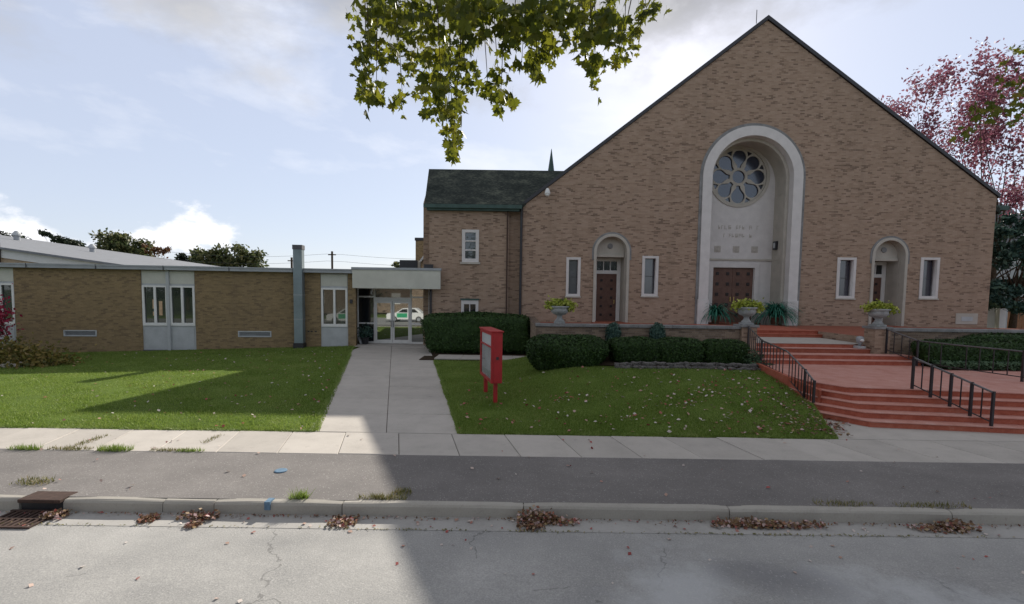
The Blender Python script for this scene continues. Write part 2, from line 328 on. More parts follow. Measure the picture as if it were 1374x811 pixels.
# ------------------------------------------------------------------ mesh helpers
class MB:
    def __init__(s): s.v = []; s.f = []
    def quad(s, a, b, c, d): n = len(s.v); s.v += [a, b, c, d]; s.f.append((n, n + 1, n + 2, n + 3)); return s
    def box(s, x0, x1, y0, y1, z0, z1):
        n = len(s.v)
        s.v += [(x0, y0, z0), (x1, y0, z0), (x1, y1, z0), (x0, y1, z0), (x0, y0, z1), (x1, y0, z1), (x1, y1, z1), (x0, y1, z1)]
        s.f += [tuple(n + i for i in q) for q in ((0, 3, 2, 1), (4, 5, 6, 7), (0, 1, 5, 4), (1, 2, 6, 5), (2, 3, 7, 6), (3, 0, 4, 7))]
        return s
    def prism(s, poly, z0, z1):
        """closed polygon in XY (ccw) between z0 and z1; z may be callables"""
        n = len(s.v); k = len(poly)
        f0 = z0 if callable(z0) else (lambda x, y: z0); f1 = z1 if callable(z1) else (lambda x, y: z1)
        s.v += [(x, y, f0(x, y)) for x, y in poly] + [(x, y, f1(x, y)) for x, y in poly]
        s.f.append(tuple(n + i for i in reversed(range(k)))); s.f.append(tuple(n + k + i for i in range(k)))
        for i in range(k): j = (i + 1) % k; s.f.append((n + i, n + j, n + k + j, n + k + i))
        return s
    def xz(s, poly, y0, y1):
        """closed polygon in XZ extruded from y0 (front) to y1"""
        n = len(s.v); k = len(poly)
        s.v += [(x, y0, z) for x, z in poly] + [(x, y1, z) for x, z in poly]
        s.f.append(tuple(n + i for i in range(k))); s.f.append(tuple(n + k + i for i in reversed(range(k))))
        for i in range(k): j = (i + 1) % k; s.f.append((n + j, n + i, n + k + i, n + k + j))
        return s
    def tube(s, pts, r, k=8):
        rr = r if isinstance(r, (list, tuple)) else [r] * len(pts)
        P = [Vector(p) for p in pts]; base = len(s.v)
        for i, p in enumerate(P):
            d = (P[min(i + 1, len(P) - 1)] - P[max(i - 1, 0)]).normalized()
            a = d.orthogonal().normalized() if abs(d.z) > 0.95 else d.cross(Vector((0, 0, 1))).normalized()
            b = d.cross(a)
            for j in range(k):
                q = 2 * PI * (j + .5) / k
                s.v.append(tuple(p + (a * math.cos(q) + b * math.sin(q)) * rr[i]))
        for i in range(len(P) - 1):
            for j in range(k):
                a0 = base + i * k + j; a1 = base + i * k + (j + 1) % k
                s.f.append((a0, a1, a1 + k, a0 + k))
        s.f.append(tuple(base + j for j in reversed(range(k)))); e = base + (len(P) - 1) * k
        s.f.append(tuple(e + j for j in range(k)))
        return s
    def lathe(s, c, prof, k=24):
        base = len(s.v)
        for r, z in prof:
            for j in range(k):
                q = 2 * PI * j / k
                s.v.append((c[0] + r * math.cos(q), c[1] + r * math.sin(q), c[2] + z))
        for i in range(len(prof) - 1):
            for j in range(k):
                a0 = base + i * k + j; a1 = base + i * k + (j + 1) % k
                s.f.append((a0, a1, a1 + k, a0 + k))
        s.f.append(tuple(base + j for j in reversed(range(k)))); e = base + (len(prof) - 1) * k
        s.f.append(tuple(e + j for j in range(k)))
        return s
    def xform(s, fn): s.v = [tuple(fn(*p)) for p in s.v]; return s
    def build(s, name, mat, parent=None, smooth=False, bevel=0.0):
        me = bpy.data.meshes.new(name); me.from_pydata(s.v, [], s.f)
        bm = bmesh.new(); bm.from_mesh(me)
        bmesh.ops.recalc_face_normals(bm, faces=bm.faces)
        if bevel: bmesh.ops.bevel(bm, geom=list(bm.edges), offset=bevel, segments=2, profile=0.6, affect='EDGES', clamp_overlap=True)
        bm.to_mesh(me); bm.free()
        return link(name, me, mat, parent, smooth)
def link(name, me, mat, parent=None, smooth=False):
    if mat and not me.materials: me.materials.append(MAT[mat])
    if smooth: me.polygons.foreach_set('use_smooth', [True] * len(me.polygons))
    o = bpy.data.objects.new(name, me); C.objects.link(o)
    if parent is not None:
        o.parent = parent
        if parent.type == 'EMPTY' or parent.parent is not None or parent.location.length > 0:
            o.matrix_parent_inverse = wm(parent).inverted()
    return o
def wm(o):
    m = Matrix.LocRotScale(o.location, o.rotation_euler, o.scale)
    return (wm(o.parent) @ o.matrix_parent_inverse @ m) if o.parent else m
def tag(o, label, cat, group=None):
    o['label'] = label; o['category'] = cat
    if group: o['group'] = group
    return o
def thing(name, label, cat, loc=(0, 0, 0), group=None):
    o = bpy.data.objects.new(name, None); C.objects.link(o); o.location = loc
    o.empty_display_size = 0.3
    return tag(o, label, cat, group)
def setting(o): o['kind'] = 'structure'; return o
def stuff(o): o['kind'] = 'stuff'; return o
def plate(name, outer, holes, y0, y1, mat, parent=None):
    """polygon with holes in XZ, solid from y0 to y1"""
    cu = bpy.data.curves.new(name, 'CURVE'); cu.dimensions = '2D'; cu.fill_mode = 'BOTH'; cu.extrude = abs(y1 - y0) / 2
    for poly in [outer] + holes:
        sp = cu.splines.new('POLY'); sp.points.add(len(poly) - 1)
        for p, (x, z) in zip(sp.points, poly): p.co = (x, z, 0, 1)
        sp.use_cyclic_u = True
    to = bpy.data.objects.new('tmp', cu); C.objects.link(to)
    bpy.context.view_layer.update()
    dg = bpy.context.evaluated_depsgraph_get()
    me = bpy.data.meshes.new_from_object(to.evaluated_get(dg)); bpy.data.objects.remove(to); bpy.data.curves.remove(cu)
    me.transform(Matrix(((1, 0, 0, 0), (0, 0, 1, (y0 + y1) / 2), (0, 1, 0, 0), (0, 0, 0, 1))))
    bm = bmesh.new(); bm.from_mesh(me); bmesh.ops.remove_doubles(bm, verts=bm.verts, dist=1e-4)
    bmesh.ops.recalc_face_normals(bm, faces=bm.faces); bm.to_mesh(me); bm.free()
    me.name = name; me.materials.clear()
    return link(name, me, mat, parent)
def arch(cx, hw, z0, zs, r=None, n=24):
    """arch outline: up the left jamb, over, down the right"""
    r = r or hw
    pts = [(cx - hw, z0), (cx + hw, z0)]
    pts += [(cx + r * math.cos(PI * i / n), zs + r * math.sin(PI * i / n)) for i in range(n + 1)]
    return pts
def arch_ring(cx, ho, hi, z0, zs, n=24):
    o = [(cx + ho * math.cos(PI * i / n), zs + ho * math.sin(PI * i / n)) for i in range(n + 1)]
    i_ = [(cx + hi * math.cos(PI * i / n), zs + hi * math.sin(PI * i / n)) for i in range(n + 1)]
    return [(cx + ho, z0)] + o + [(cx - ho, z0), (cx - hi, z0)] + i_[::-1] + [(cx + hi, z0)]
def circ(cx, cz, r, n=28, a0=0): return [(cx + r * math.cos(a0 + 2 * PI * i / n), cz + r * math.sin(a0 + 2 * PI * i / n)) for i in range(n)]
def np_mesh(name, V, Fc, mat, parent=None, smooth=False):
    """V (n,3) array, Fc (m,k) array"""
    me = bpy.data.meshes.new(name); m, k = Fc.shape
    me.vertices.add(len(V)); me.vertices.foreach_set('co', np.ascontiguousarray(V, dtype=np.float32).ravel())
    me.loops.add(m * k); me.loops.foreach_set('vertex_index', np.ascontiguousarray(Fc, dtype=np.int32).ravel())
    me.polygons.add(m); me.polygons.foreach_set('loop_start', np.arange(0, m * k, k, dtype=np.int32))
    me.update(calc_edges=True); me.validate()
    return link(name, me, mat, parent, smooth)
def unit(v): return v / np.maximum(np.linalg.norm(v, axis=1, keepdims=True), 1e-9)
def leaf_cloud(P, size, nrm=None, aspect=0.55, jit=1.0, droop=0.0):
    """four-cornered leaves (diamonds folded along the rib) at P"""
    n = len(P)
    nr = unit(rng.normal(size=(n, 3))) if nrm is None else unit(nrm + jit * rng.normal(size=(n, 3)))
    a = rng.normal(size=(n, 3)); a[:, 2] -= droop; a = unit(a - (a * nr).sum(1, keepdims=True) * nr)
    b = np.cross(nr, a)
    s = (size * rng.uniform(0.6, 1.35, n))[:, None]
    V = np.stack([P - a * s, P + b * s * aspect + nr * s * .15, P + a * s, P - b * s * aspect + nr * s * .15], 1).reshape(-1, 3)
    F = np.arange(4 * n).reshape(n, 4)
    return V, F
def g(x, y):
    """lawn height"""
    t_ = min(max((y - 10.05) / 14.0, 0), 1)
    zl = (-0.16 if x < -22 else (-0.16 + 0.40 * (x + 22) / 14 if x < -8 else 0.24)) * t_
    if x > -0.8:
        k = min((x + 0.8) / 3.0, 1); k = k * k * (3 - 2 * k)
        tb = min(max((y - 10.1) / 5.0, 0), 1)
        zl = zl * (1 - k) + k * 0.66 * tb ** 1.1
    return zl

# ------------------------------------------------------------------ ground, road, kerb, pavements
o = MB().quad((-700, -700, -.45), (700, -700, -.45), (700, 900, -.45), (-700, 900, -.45)).build('ground', 'ground_far'); setting(o)
def grid_sheet(name, xs, ys, zf, mat):
    V = np.array([(x, y, zf(x, y)) for y in ys for x in xs]); nx = len(xs)
    F = np.array([(j * nx + i, j * nx + i + 1, (j + 1) * nx + i + 1, (j + 1) * nx + i) for j in range(len(ys) - 1) for i in range(nx - 1)])
    return setting(np_mesh(name, V, F, mat, smooth=True))
grid_sheet('road', np.linspace(-90, 90, 61), np.linspace(-8, 6.21, 9), lambda x, y: -.13 - 0.012 * max(0, y - 3) , 'road_asphalt')
MB().prism([(-90, -14), (90, -14), (90, -8), (-90, -8)], -.3, 0.0).build('opposite_pavement', 'turf')['kind'] = 'structure'
gz = -.13 - 0.012 * 3.2
gut = setting(MB().quad((-90, 6.19, gz + .004), (90, 6.19, gz + .004), (90, 6.60, gz - .002), (-90, 6.60, gz - .002)).build('gutter', 'gutter_concrete'))
kerb = setting(MB().box(-90, 90, 6.64, 6.70, -.3, -0.02).build('kerb', 'kerb_concrete'))
kx = [-40, -30, -20, -14, -10.5, -8.4, -6.97]
kx2 = [-6.35, -4.93, -4.20, -2.38, 0.2, 3.13, 6.30, 8.9, 12, 16, 24, 40]
def kerb_piece(a, b):
    n = max(2, int((b - a) / .35)); m = MB()
    prof = [(6.575, -.3), (6.59, -.035), (6.61, -.006), (6.635, 0.004), (6.715, 0.006), (6.72, -.3)]
    xs = np.linspace(a + .006, b - .006, n)
    dz = rnd.uniform(-.006, .006)
    for i, x in enumerate(xs):
        e = .010 if i in (0, n - 1) else 0
        for (y, z) in prof: m.v.append((x, y + rnd.uniform(-.004, .004) + (e if y < 6.65 else 0), z - e * (z > -.1) + dz + rnd.uniform(-.003, .003)))
    k = len(prof)
    for i in range(n - 1):
        for j in range(k - 1): m.f.append((i * k + j, (i + 1) * k + j, (i + 1) * k + j + 1, i * k + j + 1))
    m.f.append(tuple(range(k))); m.f.append(tuple((n - 1) * k + j for j in range(k)))
    m.build('kerb_stone', 'kerb_concrete', kerb)
for L_ in (kx, kx2):
    for a, b in zip(L_, L_[1:]): kerb_piece(a, b)
grid_sheet('tarmac_verge', np.linspace(-90, 90, 181), np.linspace(6.70, 8.66, 9), lambda x, y: 0.0 + 0.008 * math.sin(x * 1.3 + y) * (6.75 < y < 8.6), 'verge_asphalt')
# sidewalk: one slab at a time
walk = setting(MB().box(-90, 90, 8.66, 10.04, -.3, -.03).build('sidewalk', 'soil'))
def slab(poly, z, parent, name='paving_slab', mat='sidewalk_concrete', inset=.008, th=.05):
    cx = sum(p[0] for p in poly) / len(poly); cy = sum(p[1] for p in poly) / len(poly)
    def sh(p, d):
        l = math.hypot(p[0] - cx, p[1] - cy); k = max(0, 1 - d / l); return (cx + (p[0] - cx) * k, cy + (p[1] - cy) * k)
    zf = z if callable(z) else (lambda x, y: z)
    t1, t2 = rnd.uniform(-.006, .006), rnd.uniform(-.004, .004)
    m = MB(); k = len(poly)
    A = [sh(p, inset) for p in poly]; B = [sh(p, inset + .014) for p in poly]
    tz = lambda x, y: zf(x, y) + t1 + t2 * (x - cx)
    m.v += [(x, y, zf(x, y) - th) for x, y in A] + [(x, y, tz(x, y) - .010) for x, y in A] + [(x, y, tz(x, y)) for x, y in B]
    for r_ in range(2):
        for i in range(k): j = (i + 1) % k; m.f.append((r_ * k + i, r_ * k + j, (r_ + 1) * k + j, (r_ + 1) * k + i))
    m.f.append(tuple(2 * k + i for i in range(k)))
    return m.build(name, mat, parent)
sk = -.33
xb = [-.93 + 1.13 * k for k in range(-13, 18)]
for a, b in zip(xb, xb[1:]):
    slab([(a, 8.66), (b, 8.66), (b + sk, 10.03), (a + sk, 10.03)], 0.005, walk)
setting(slab([(-90, 8.66), (xb[0], 8.66), (xb[0] + sk, 10.03), (-90, 10.03)], 0.005, None, 'sidewalk_end'))
setting(slab([(xb[-1], 8.66), (90, 8.66), (90, 10.03), (xb[-1] + sk, 10.03)], 0.005, None, 'sidewalk_end'))
# strip between sidewalk and steps
m = [(6.98, 10.06), (17, 10.06), (17, 10.9), (8.2, 12.0), (7.75, 12.15)]
setting(slab(m, 0.002, None, 'step_apron'))
# entrance path, two columns of slabs, splayed
pxl = lambda y: -4.22 - (y - 10.06) * .272
pxr = lambda y: -1.10 - (y - 10.05) * .218
path = setting(MB().prism([(pxl(10.05), 10.05), (pxr(10.05), 10.05), (pxr(25.5), 25.5), (pxl(25.5), 25.5)], lambda x, y: g(-8 if y > 11 else x, y) - .14, lambda x, y: .016 * (y - 10.05) - .03).build('path', 'soil'))
zp = lambda x, y: .0165 * (y - 10.05) + .006
ys = [10.05, 11.55, 13.1, 14.7, 16.4, 18.2, 20.1, 22.2, 24.0, 25.55]
for a, b in zip(ys, ys[1:]):
    ma = pxl(a) * .5 + pxr(a) * .5; mb_ = pxl(b) * .5 + pxr(b) * .5
    slab([(pxl(a), a), (ma, a), (mb_, b), (pxl(b), b)], zp, path)
    slab([(ma, a), (pxr(a), a), (pxr(b), b), (mb_, b)], zp, path)
# side strip leading to the church side
spth = setting(MB().box(-3.9, 1.1, 20.0, 21.2, -.1, .20).build('side_path', 'soil'))
for k in range(4):
    slab([(-3.27 + k * 1.1, 20.0), (-2.15 + k * 1.1, 20.0), (-2.15 + k * 1.1, 21.2), (-3.25 + k * 1.1, 21.2)], .26, spth)

# lawns
def lawn(name, xl, xr, y0, y1, nb, hmin=-1e9):
    ny = 60; nx = 60; V = []; 
    for j in range(ny + 1):
        y = y0 + (y1 - y0) * j / ny
        for i in range(nx + 1):
            x = xl(y) + (xr(y) - xl(y)) * i / nx
            V.append((x, y, g(x, y) + (0.012 * math.sin(x * 2.3) * math.sin(y * 3.1) + .012 if 0 < j < ny and 0 < i < nx else -.02)))
    F = np.array([(j * (nx + 1) + i, j * (nx + 1) + i + 1, (j + 1) * (nx + 1) + i + 1, (j + 1) * (nx + 1) + i) for j in range(ny) for i in range(nx)])
    setting(np_mesh(name, np.array(V), F, 'turf', smooth=True))
    Y = y0 + (y1 - y0) * rng.uniform(0, 1, nb * 3) ** 1.35
    U = rng.uniform(-.004, 1.004, nb * 3)
    XL = np.array([xl(y) for y in Y]); XR = np.array([xr(y) for y in Y])
    X = XL + (XR - XL) * U
    ok = (np.abs(X) < Y * 1.15 + 1.5); X, Y = X[ok][:nb], Y[ok][:nb]; n = len(X)
    Z = np.array([g(x, y) for x, y in zip(X, Y)]) + .004
    pt = .5 + .5 * np.sin(X * 1.7 + 2 * np.sin(Y * .9)) * np.sin(Y * 1.3 + X * .4)
    h = rng.uniform(.028, .06, n) * (0.75 + .5 * pt); a = rng.uniform(0, 2 * PI, n); ln = rng.uniform(.0, .8, n) * h; wd = rng.uniform(.005, .011, n)
    b = rng.uniform(0, 2 * PI, n)
    B0 = np.stack([X + wd * np.cos(a), Y + wd * np.sin(a), Z], 1); B1 = np.stack([X - wd * np.cos(a), Y - wd * np.sin(a), Z], 1)
    T = np.stack([X + ln * np.cos(b), Y + ln * np.sin(b), Z + h], 1)
    o = np_mesh('grass', np.stack([B0, B1, T], 1).reshape(-1, 3), np.arange(3 * n).reshape(n, 3), 'grass_blade'); stuff(o)
WA = R(6); WU = Vector((-math.cos(WA), -math.sin(WA), 0)); WO = Vector((-8.0, 24.3, 0)); WN = Vector((math.sin(WA), -math.cos(WA), 0))  # WN faces the street
wall_y = lambda x: 24.3 + (x + 8.0) * math.tan(WA)
def lawn_left():
    lawn('lawn', lambda y: max(-40, -9.0 - 1.7 * (y - 10.05)) if False else -34.0, pxl, 10.06, 21.2, 150000)
lawn_left()
# strip between y 21.2 and the wing wall
def lawn_strip():
    nx = 70; ny = 8; V = []
    for j in range(ny + 1):
        for i in range(nx + 1):
            x0 = -34 + (pxl(21.2 + .0) + 34) * i / nx
            yb = wall_y(x0) - .02; y = 21.2 + (yb - 21.2) * j / ny
            x = min(x0, pxl(y)) if i == nx else x0
            V.append((x, y, g(x, y) + .004))
    F = np.array([(j * (nx + 1) + i, j * (nx + 1) + i + 1, (j + 1) * (nx + 1) + i + 1, (j + 1) * (nx + 1) + i) for j in range(ny) for i in range(nx)])
    setting(np_mesh('lawn', np.array(V), F, 'turf', smooth=True))
    n = 30000; X = rng.uniform(-25, -7.3, n); yb = 24.3 + (X + 8) * math.tan(WA); Y = 21.2 + (yb - 21.2) * rng.uniform(0, 1, n)
    ok = X < -4.22 - (Y - 10.06) * .272; X, Y = X[ok], Y[ok]; n = len(X)
    Z = np.array([g(x, y) for x, y in zip(X, Y)])
    h = rng.uniform(.03, .075, n); a = rng.uniform(0, 2 * PI, n); wd = rng.uniform(.006, .012, n); ln = rng.uniform(-.6, .6, n) * h
    V = np.stack([np.stack([X + wd * np.cos(a), Y + wd * np.sin(a), Z], 1), np.stack([X - wd * np.cos(a), Y - wd * np.sin(a), Z], 1), np.stack([X + ln, Y + ln * .5, Z + h], 1)], 1).reshape(-1, 3)
    stuff(np_mesh('grass', V, np.arange(3 * n).reshape(n, 3), 'grass_blade'))
lawn_strip()
lawn('lawn', pxr, lambda y: (7.0 + (y - 10.06) * .37) if y < 12.2 else 7.79 + (y - 12.2) * .09, 10.06, 15.6, 110000)
lawn('lawn', pxr, lambda y: 1.58, 15.58, 20.0, 24000)
grid_sheet('planting_bed', np.linspace(1.55, 8.9, 24), np.linspace(15.5, 17.2, 6), lambda x, y: g(x, 15.6) + .06 + (y - 15.45) * .06, 'soil')
grid_sheet('planting_bed', np.linspace(-3.55, 1.1, 12), np.linspace(21.15, 24.5, 6), lambda x, y: .22, 'soil')

def edge_tufts(pts, n):
    P = []
    for (x0, y0), (x1, y1) in zip(pts, pts[1:]):
        k = int(n * math.hypot(x1 - x0, y1 - y0)); q = rng.uniform(0, 1, k); P.append(np.stack([x0 + (x1 - x0) * q, y0 + (y1 - y0) * q], 1))
    P = np.concatenate(P); k = len(P); wob = .5 + .5 * np.sin(P[:, 0] * 5.1 + 1.7 * np.sin(P[:, 0] * 1.3 + P[:, 1] * 4.1)); P += rng.normal(0, .02, P.shape) + 0
    h = rng.uniform(.03, .06, k) * (.4 + wob); a = rng.uniform(0, 2 * PI, k); Z = np.array([g(x, max(y, 10.06)) for x, y in P])
    l = h * 1.1; V = np.stack([np.stack([P[:, 0] + .008 * np.cos(a), P[:, 1] + .008 * np.sin(a), Z], 1), np.stack([P[:, 0] - .008 * np.cos(a), P[:, 1] - .008 * np.sin(a), Z], 1), np.stack([P[:, 0] + l * np.cos(2.3 * a), P[:, 1] + l * np.sin(2.3 * a), Z + h], 1)], 1).reshape(-1, 3)
    stuff(np_mesh('grass', V, np.arange(3 * k).reshape(k, 3), 'grass_blade'))
edge_tufts([(-16, 10.05), (-4.22, 10.05), (pxl(23.9), 23.9)], 320)
edge_tufts([(7.75, 12.2), (7.0, 10.05), (-1.1, 10.05), (pxr(19.9), 19.9)], 320)
# ------------------------------------------------------------------ church
church = thing('church', 'tall tan brick gabled church with white stone arched portal and round rose window', 'church', (12.2, 24.5, 1.6))
FY = 24.5; ZF = 1.62
CX_ = 12.03                                     # axis of the great portal
AP = (12.42, 16.68); EL = (0.48, 7.46); ER = (24.42, 8.25)
SD = (5.03, 19.2)                               # side portals
LW = [(2.73, 3.46, 2.94, 4.92), (6.6, 7.43, 3.0, 5.04), (16.55, 17.5, 3.03, 5.1), (20.8, 21.75, 3.08, 5.16)]
holes = [arch(CX_, 2.30, ZF - .2, 9.05)]
for cx in SD: holes.append(arch(cx, .84, ZF - .2, 5.22))
for x0, x1, z0, z1 in LW: holes.append([(x0 + .04, z0 + .04), (x1 - .04, z0 + .04), (x1 - .04, z1 - .04), (x0 + .04, z1 - .04)])
outer = [(EL[0], -.3), (ER[0], -.3), ER, AP, EL]
wallo = plate('front_wall', outer, holes, FY, FY + .5, 'church_brick', church)
# nave behind
NB = 52.0
m = MB(); m.box(.62, .9, 25.0, NB, -.3, 7.5); m.box(24.8, 25.25, 25.9, NB, -.3, 8.2); m.box(24.3, 25.25, 25.6, 25.9, -.3, 8.15); m.box(.9, 24.8, NB - .3, NB, -.3, 8.0)
m.build('side_wall', 'church_brick', church)
def roof_slope(e, sgn):
    th = .28; a = Vector((AP[0], 0, AP[1] + .06)); b = Vector((e[0] + sgn * .75, 0, e[1] - .75 * (AP[1] - e[1]) / abs(AP[0] - e[0]) + .06))
    p = [(a.x, a.z), (b.x, b.z), (b.x, b.z - th), (a.x, a.z - th)]
    m = MB(); m.xz(p, FY + .52, NB + .3); return m
roof_slope(EL, -1).build('roof', 'shingles', church); roof_slope(ER, 1).build('roof', 'shingles', church)
# dark coping along the two rakes
def rake(e, sgn):
    a = AP; sl_ = (AP[1] - e[1]) / abs(AP[0] - e[0]); ex = e[0] + sgn * .10; ez = e[1] - .10 * sl_
    return MB().xz([(a[0], a[1] + .02), (ex, ez + .02), (ex, ez + .2), (a[0], a[1] + .22)], FY - .09, FY + .56)
rake(EL, -1).build('coping', 'dark_metal', church); rake(ER, 1).build('coping', 'dark_metal', church)
MB().tube([(AP[0] - .5, FY + .1, AP[1] - .1), (AP[0] - .5, FY + .1, AP[1] + .55)], .018, 6).build('lightning_rod', 'dark_metal', church)
# kneeler and gutter ends
MB().box(ER[0] + .02, ER[0] + 1.3, FY + .6, FY + 1.3, 7.72, 7.95).build('gutter', 'green_copper', church)
MB().tube([(25.3, 25.75, 7.7), (25.3, 25.75, .3)], .06, 8).build('downspout', 'dark_metal', church)
# --- great portal
por = arch_ring(CX_, 2.52, 2.04, ZF + 1.25, 9.05, 36)
surr = MB().xz(por, FY - .10, FY + .32).build('portal_surround', 'white_stone', church, bevel=.02)
MB().xz(arch_ring(CX_, 2.66, 2.522, ZF, 9.05, 36), FY - .035, FY + .2).build('outer_moulding', 'cap_stone', surr)
MB().xz(arch_ring(CX_, 2.10, 1.90, ZF, 9.05, 36), FY + .33, FY + .55).build('inner_moulding', 'stone', surr, bevel=.02)
for sgn in (-1, 1):
    x0, x1 = sorted((CX_ + sgn * 2.0, CX_ + sgn * 2.56))
    MB().box(x0, x1, FY - .15, FY + .32, ZF - .05, ZF + 1.25).build('base_block', 'white_stone', surr, bevel=.02)
rev = MB().xz(arch_ring(CX_, 2.35, 1.98, ZF - .1, 9.05, 36), FY + .553, FY + 1.9).build('portal_reveal', 'stone', church)
# stone joints of the reveal, shown as shallow rib courses
for z in (3.3, 5.0, 6.7, 8.4):
    MB().box(CX_ + 1.965, CX_ + 1.99, FY + .56, FY + 1.5, z, z + .015).build('joint', 'carved', rev)
BY = FY + 1.52
RC = (12.06, 9.46); RR = 1.50
tym = plate('portal_panel', [(CX_ - 2.05, ZF - .1), (CX_ + 2.05, ZF - .1), (CX_ + 2.05, 11.3), (CX_ - 2.05, 11.3)],
            [circ(*RC, RR, 48), [(10.86, ZF), (13.10, ZF), (13.10, 4.60), (10.86, 4.60)]], BY, BY + .3, 'white_stone', church)
MB().box(CX_ - 1.97, CX_ + 1.97, BY - .07, BY + .0, 4.98, 5.08).build('ledge', 'stone', tym, bevel=.01)
MB().xz([(10.62, ZF), (10.86, ZF), (10.86, 4.60), (13.10, 4.60), (13.10, ZF), (13.34, ZF), (13.34, 4.86), (10.62, 4.86)], BY - .06, BY + .0).build('architrave', 'white_stone', tym, bevel=.015)
# worn carved lines of lettering and three square emblems
m = MB()
for z0, xa, xb_ in ((6.66, 11.05, 13.2), (6.22, 11.35, 12.95)):
    x = xa
    while x < xb_:
        wd = rnd.uniform(.07, .15); h = .2
        if rnd.random() > .15:
            m.box(x, x + .025, BY - .012, BY, z0, z0 + h)
            k = rnd.choice((0, 1, 2, 3))
            if k != 1: m.box(x + .028, x + wd, BY - .011, BY, z0 + h - .03, z0 + h)
            if k != 2: m.box(x + .028, x + wd, BY - .010, BY, z0 + rnd.choice((0, .09)), z0 + rnd.choice((.03, .12)))
            if k == 3: m.box(x + wd, x + wd + .022, BY - .0115, BY, z0 + .02, z0 + h - .02)
        x += wd + .07
stuff(m.build('worn_inscription', 'carved', tym))
for x in (11.05, 12.06, 13.06):
    m = MB(); m.box(x - .17, x + .17, BY - .02, BY, 5.42, 5.76); m.box(x - .10, x + .10, BY - .035, BY - .021, 5.49, 5.69); m.box(x - .03, x + .03, BY - .05, BY - .036, 5.46, 5.72)
    m.build('emblem', 'carved', tym)
# rose window
rose = MB().xz(circ(*RC, RR + .0, 48), BY + .14, BY + .2).build('rose_window', 'blue_glass', church)
hl = [circ(*RC, .34, 28)]
for k in range(8):
    a = PI / 2 + k * PI / 4; ax = Vector((math.cos(a), math.sin(a))); pr = Vector((-ax.y, ax.x)); c0 = Vector(RC)
    pts = []
    for i in range(19):
        q = -PI * .62 + 2 * PI * .62 * i / 18
        pts.append(c0 + ax * (1.03 + .37 * math.cos(q)) + pr * .37 * math.sin(q))
    pts += [c0 + ax * .62 + pr * .13, c0 + ax * .47 + pr * .10, c0 + ax * .47 - pr * .10, c0 + ax * .62 - pr * .13]
    hl.append([tuple(p) for p in pts])
    a2 = a + PI / 8; ax = Vector((math.cos(a2), math.sin(a2))); pr = Vector((-ax.y, ax.x))
    hl.append([tuple(c0 + ax * r_ + pr * s_) for r_, s_ in ((1.40, -.17), (1.415, 0), (1.40, .17), (1.16, 0))])
plate('tracery', circ(*RC, RR, 48), hl, BY + .05, BY + .135, 'stone', rose)
MB().xz(circ(*RC, RR + .12, 48), BY - .05, BY - .048)
plate('rim', circ(*RC, RR + .13, 48), [circ(*RC, RR - .02, 48)], BY - .055, BY + .04, 'stone', rose)
# great doors
for k, (x0, x1) in enumerate(((10.87, 11.975), (11.985, 13.09))):
    d = MB().box(x0, x1, BY + .10, BY + .18, ZF + .02, 4.58).build('door', 'oak_door', church, bevel=.008)
    for i in range(2):
        for j in range(5):
            cx = x0 + (.28 + .56 * i); cz = ZF + .42 + j * .56
            MB().box(cx - .085, cx + .085, BY + .065, BY + .1, cz - .085, cz + .085).build('stud', 'stud', d, bevel=.02)
    hx = x1 - .09 if k == 0 else x0 + .09
    MB().box(hx - .025, hx + .025, BY + .05, BY + .1, ZF + 1.15, ZF + 1.4).build('handle', 'brass', d, bevel=.008)
MB().box(10.6, 13.4, BY - .35, BY + .1, ZF - .06, ZF + .01).build('threshold', 'red_brick_cap', church)
# dark framed lantern on the right reveal
lt = MB().box(CX_ + 1.86, CX_ + 1.975, FY + .95, FY + 1.27, 5.55, 6.0).build('wall_lantern', 'dark_metal', church, bevel=.015)
MB().box(CX_ + 1.845, CX_ + 1.857, FY + 1.02, FY + 1.2, 5.64, 5.91).build('lantern_glass', 'grey_panel', lt)
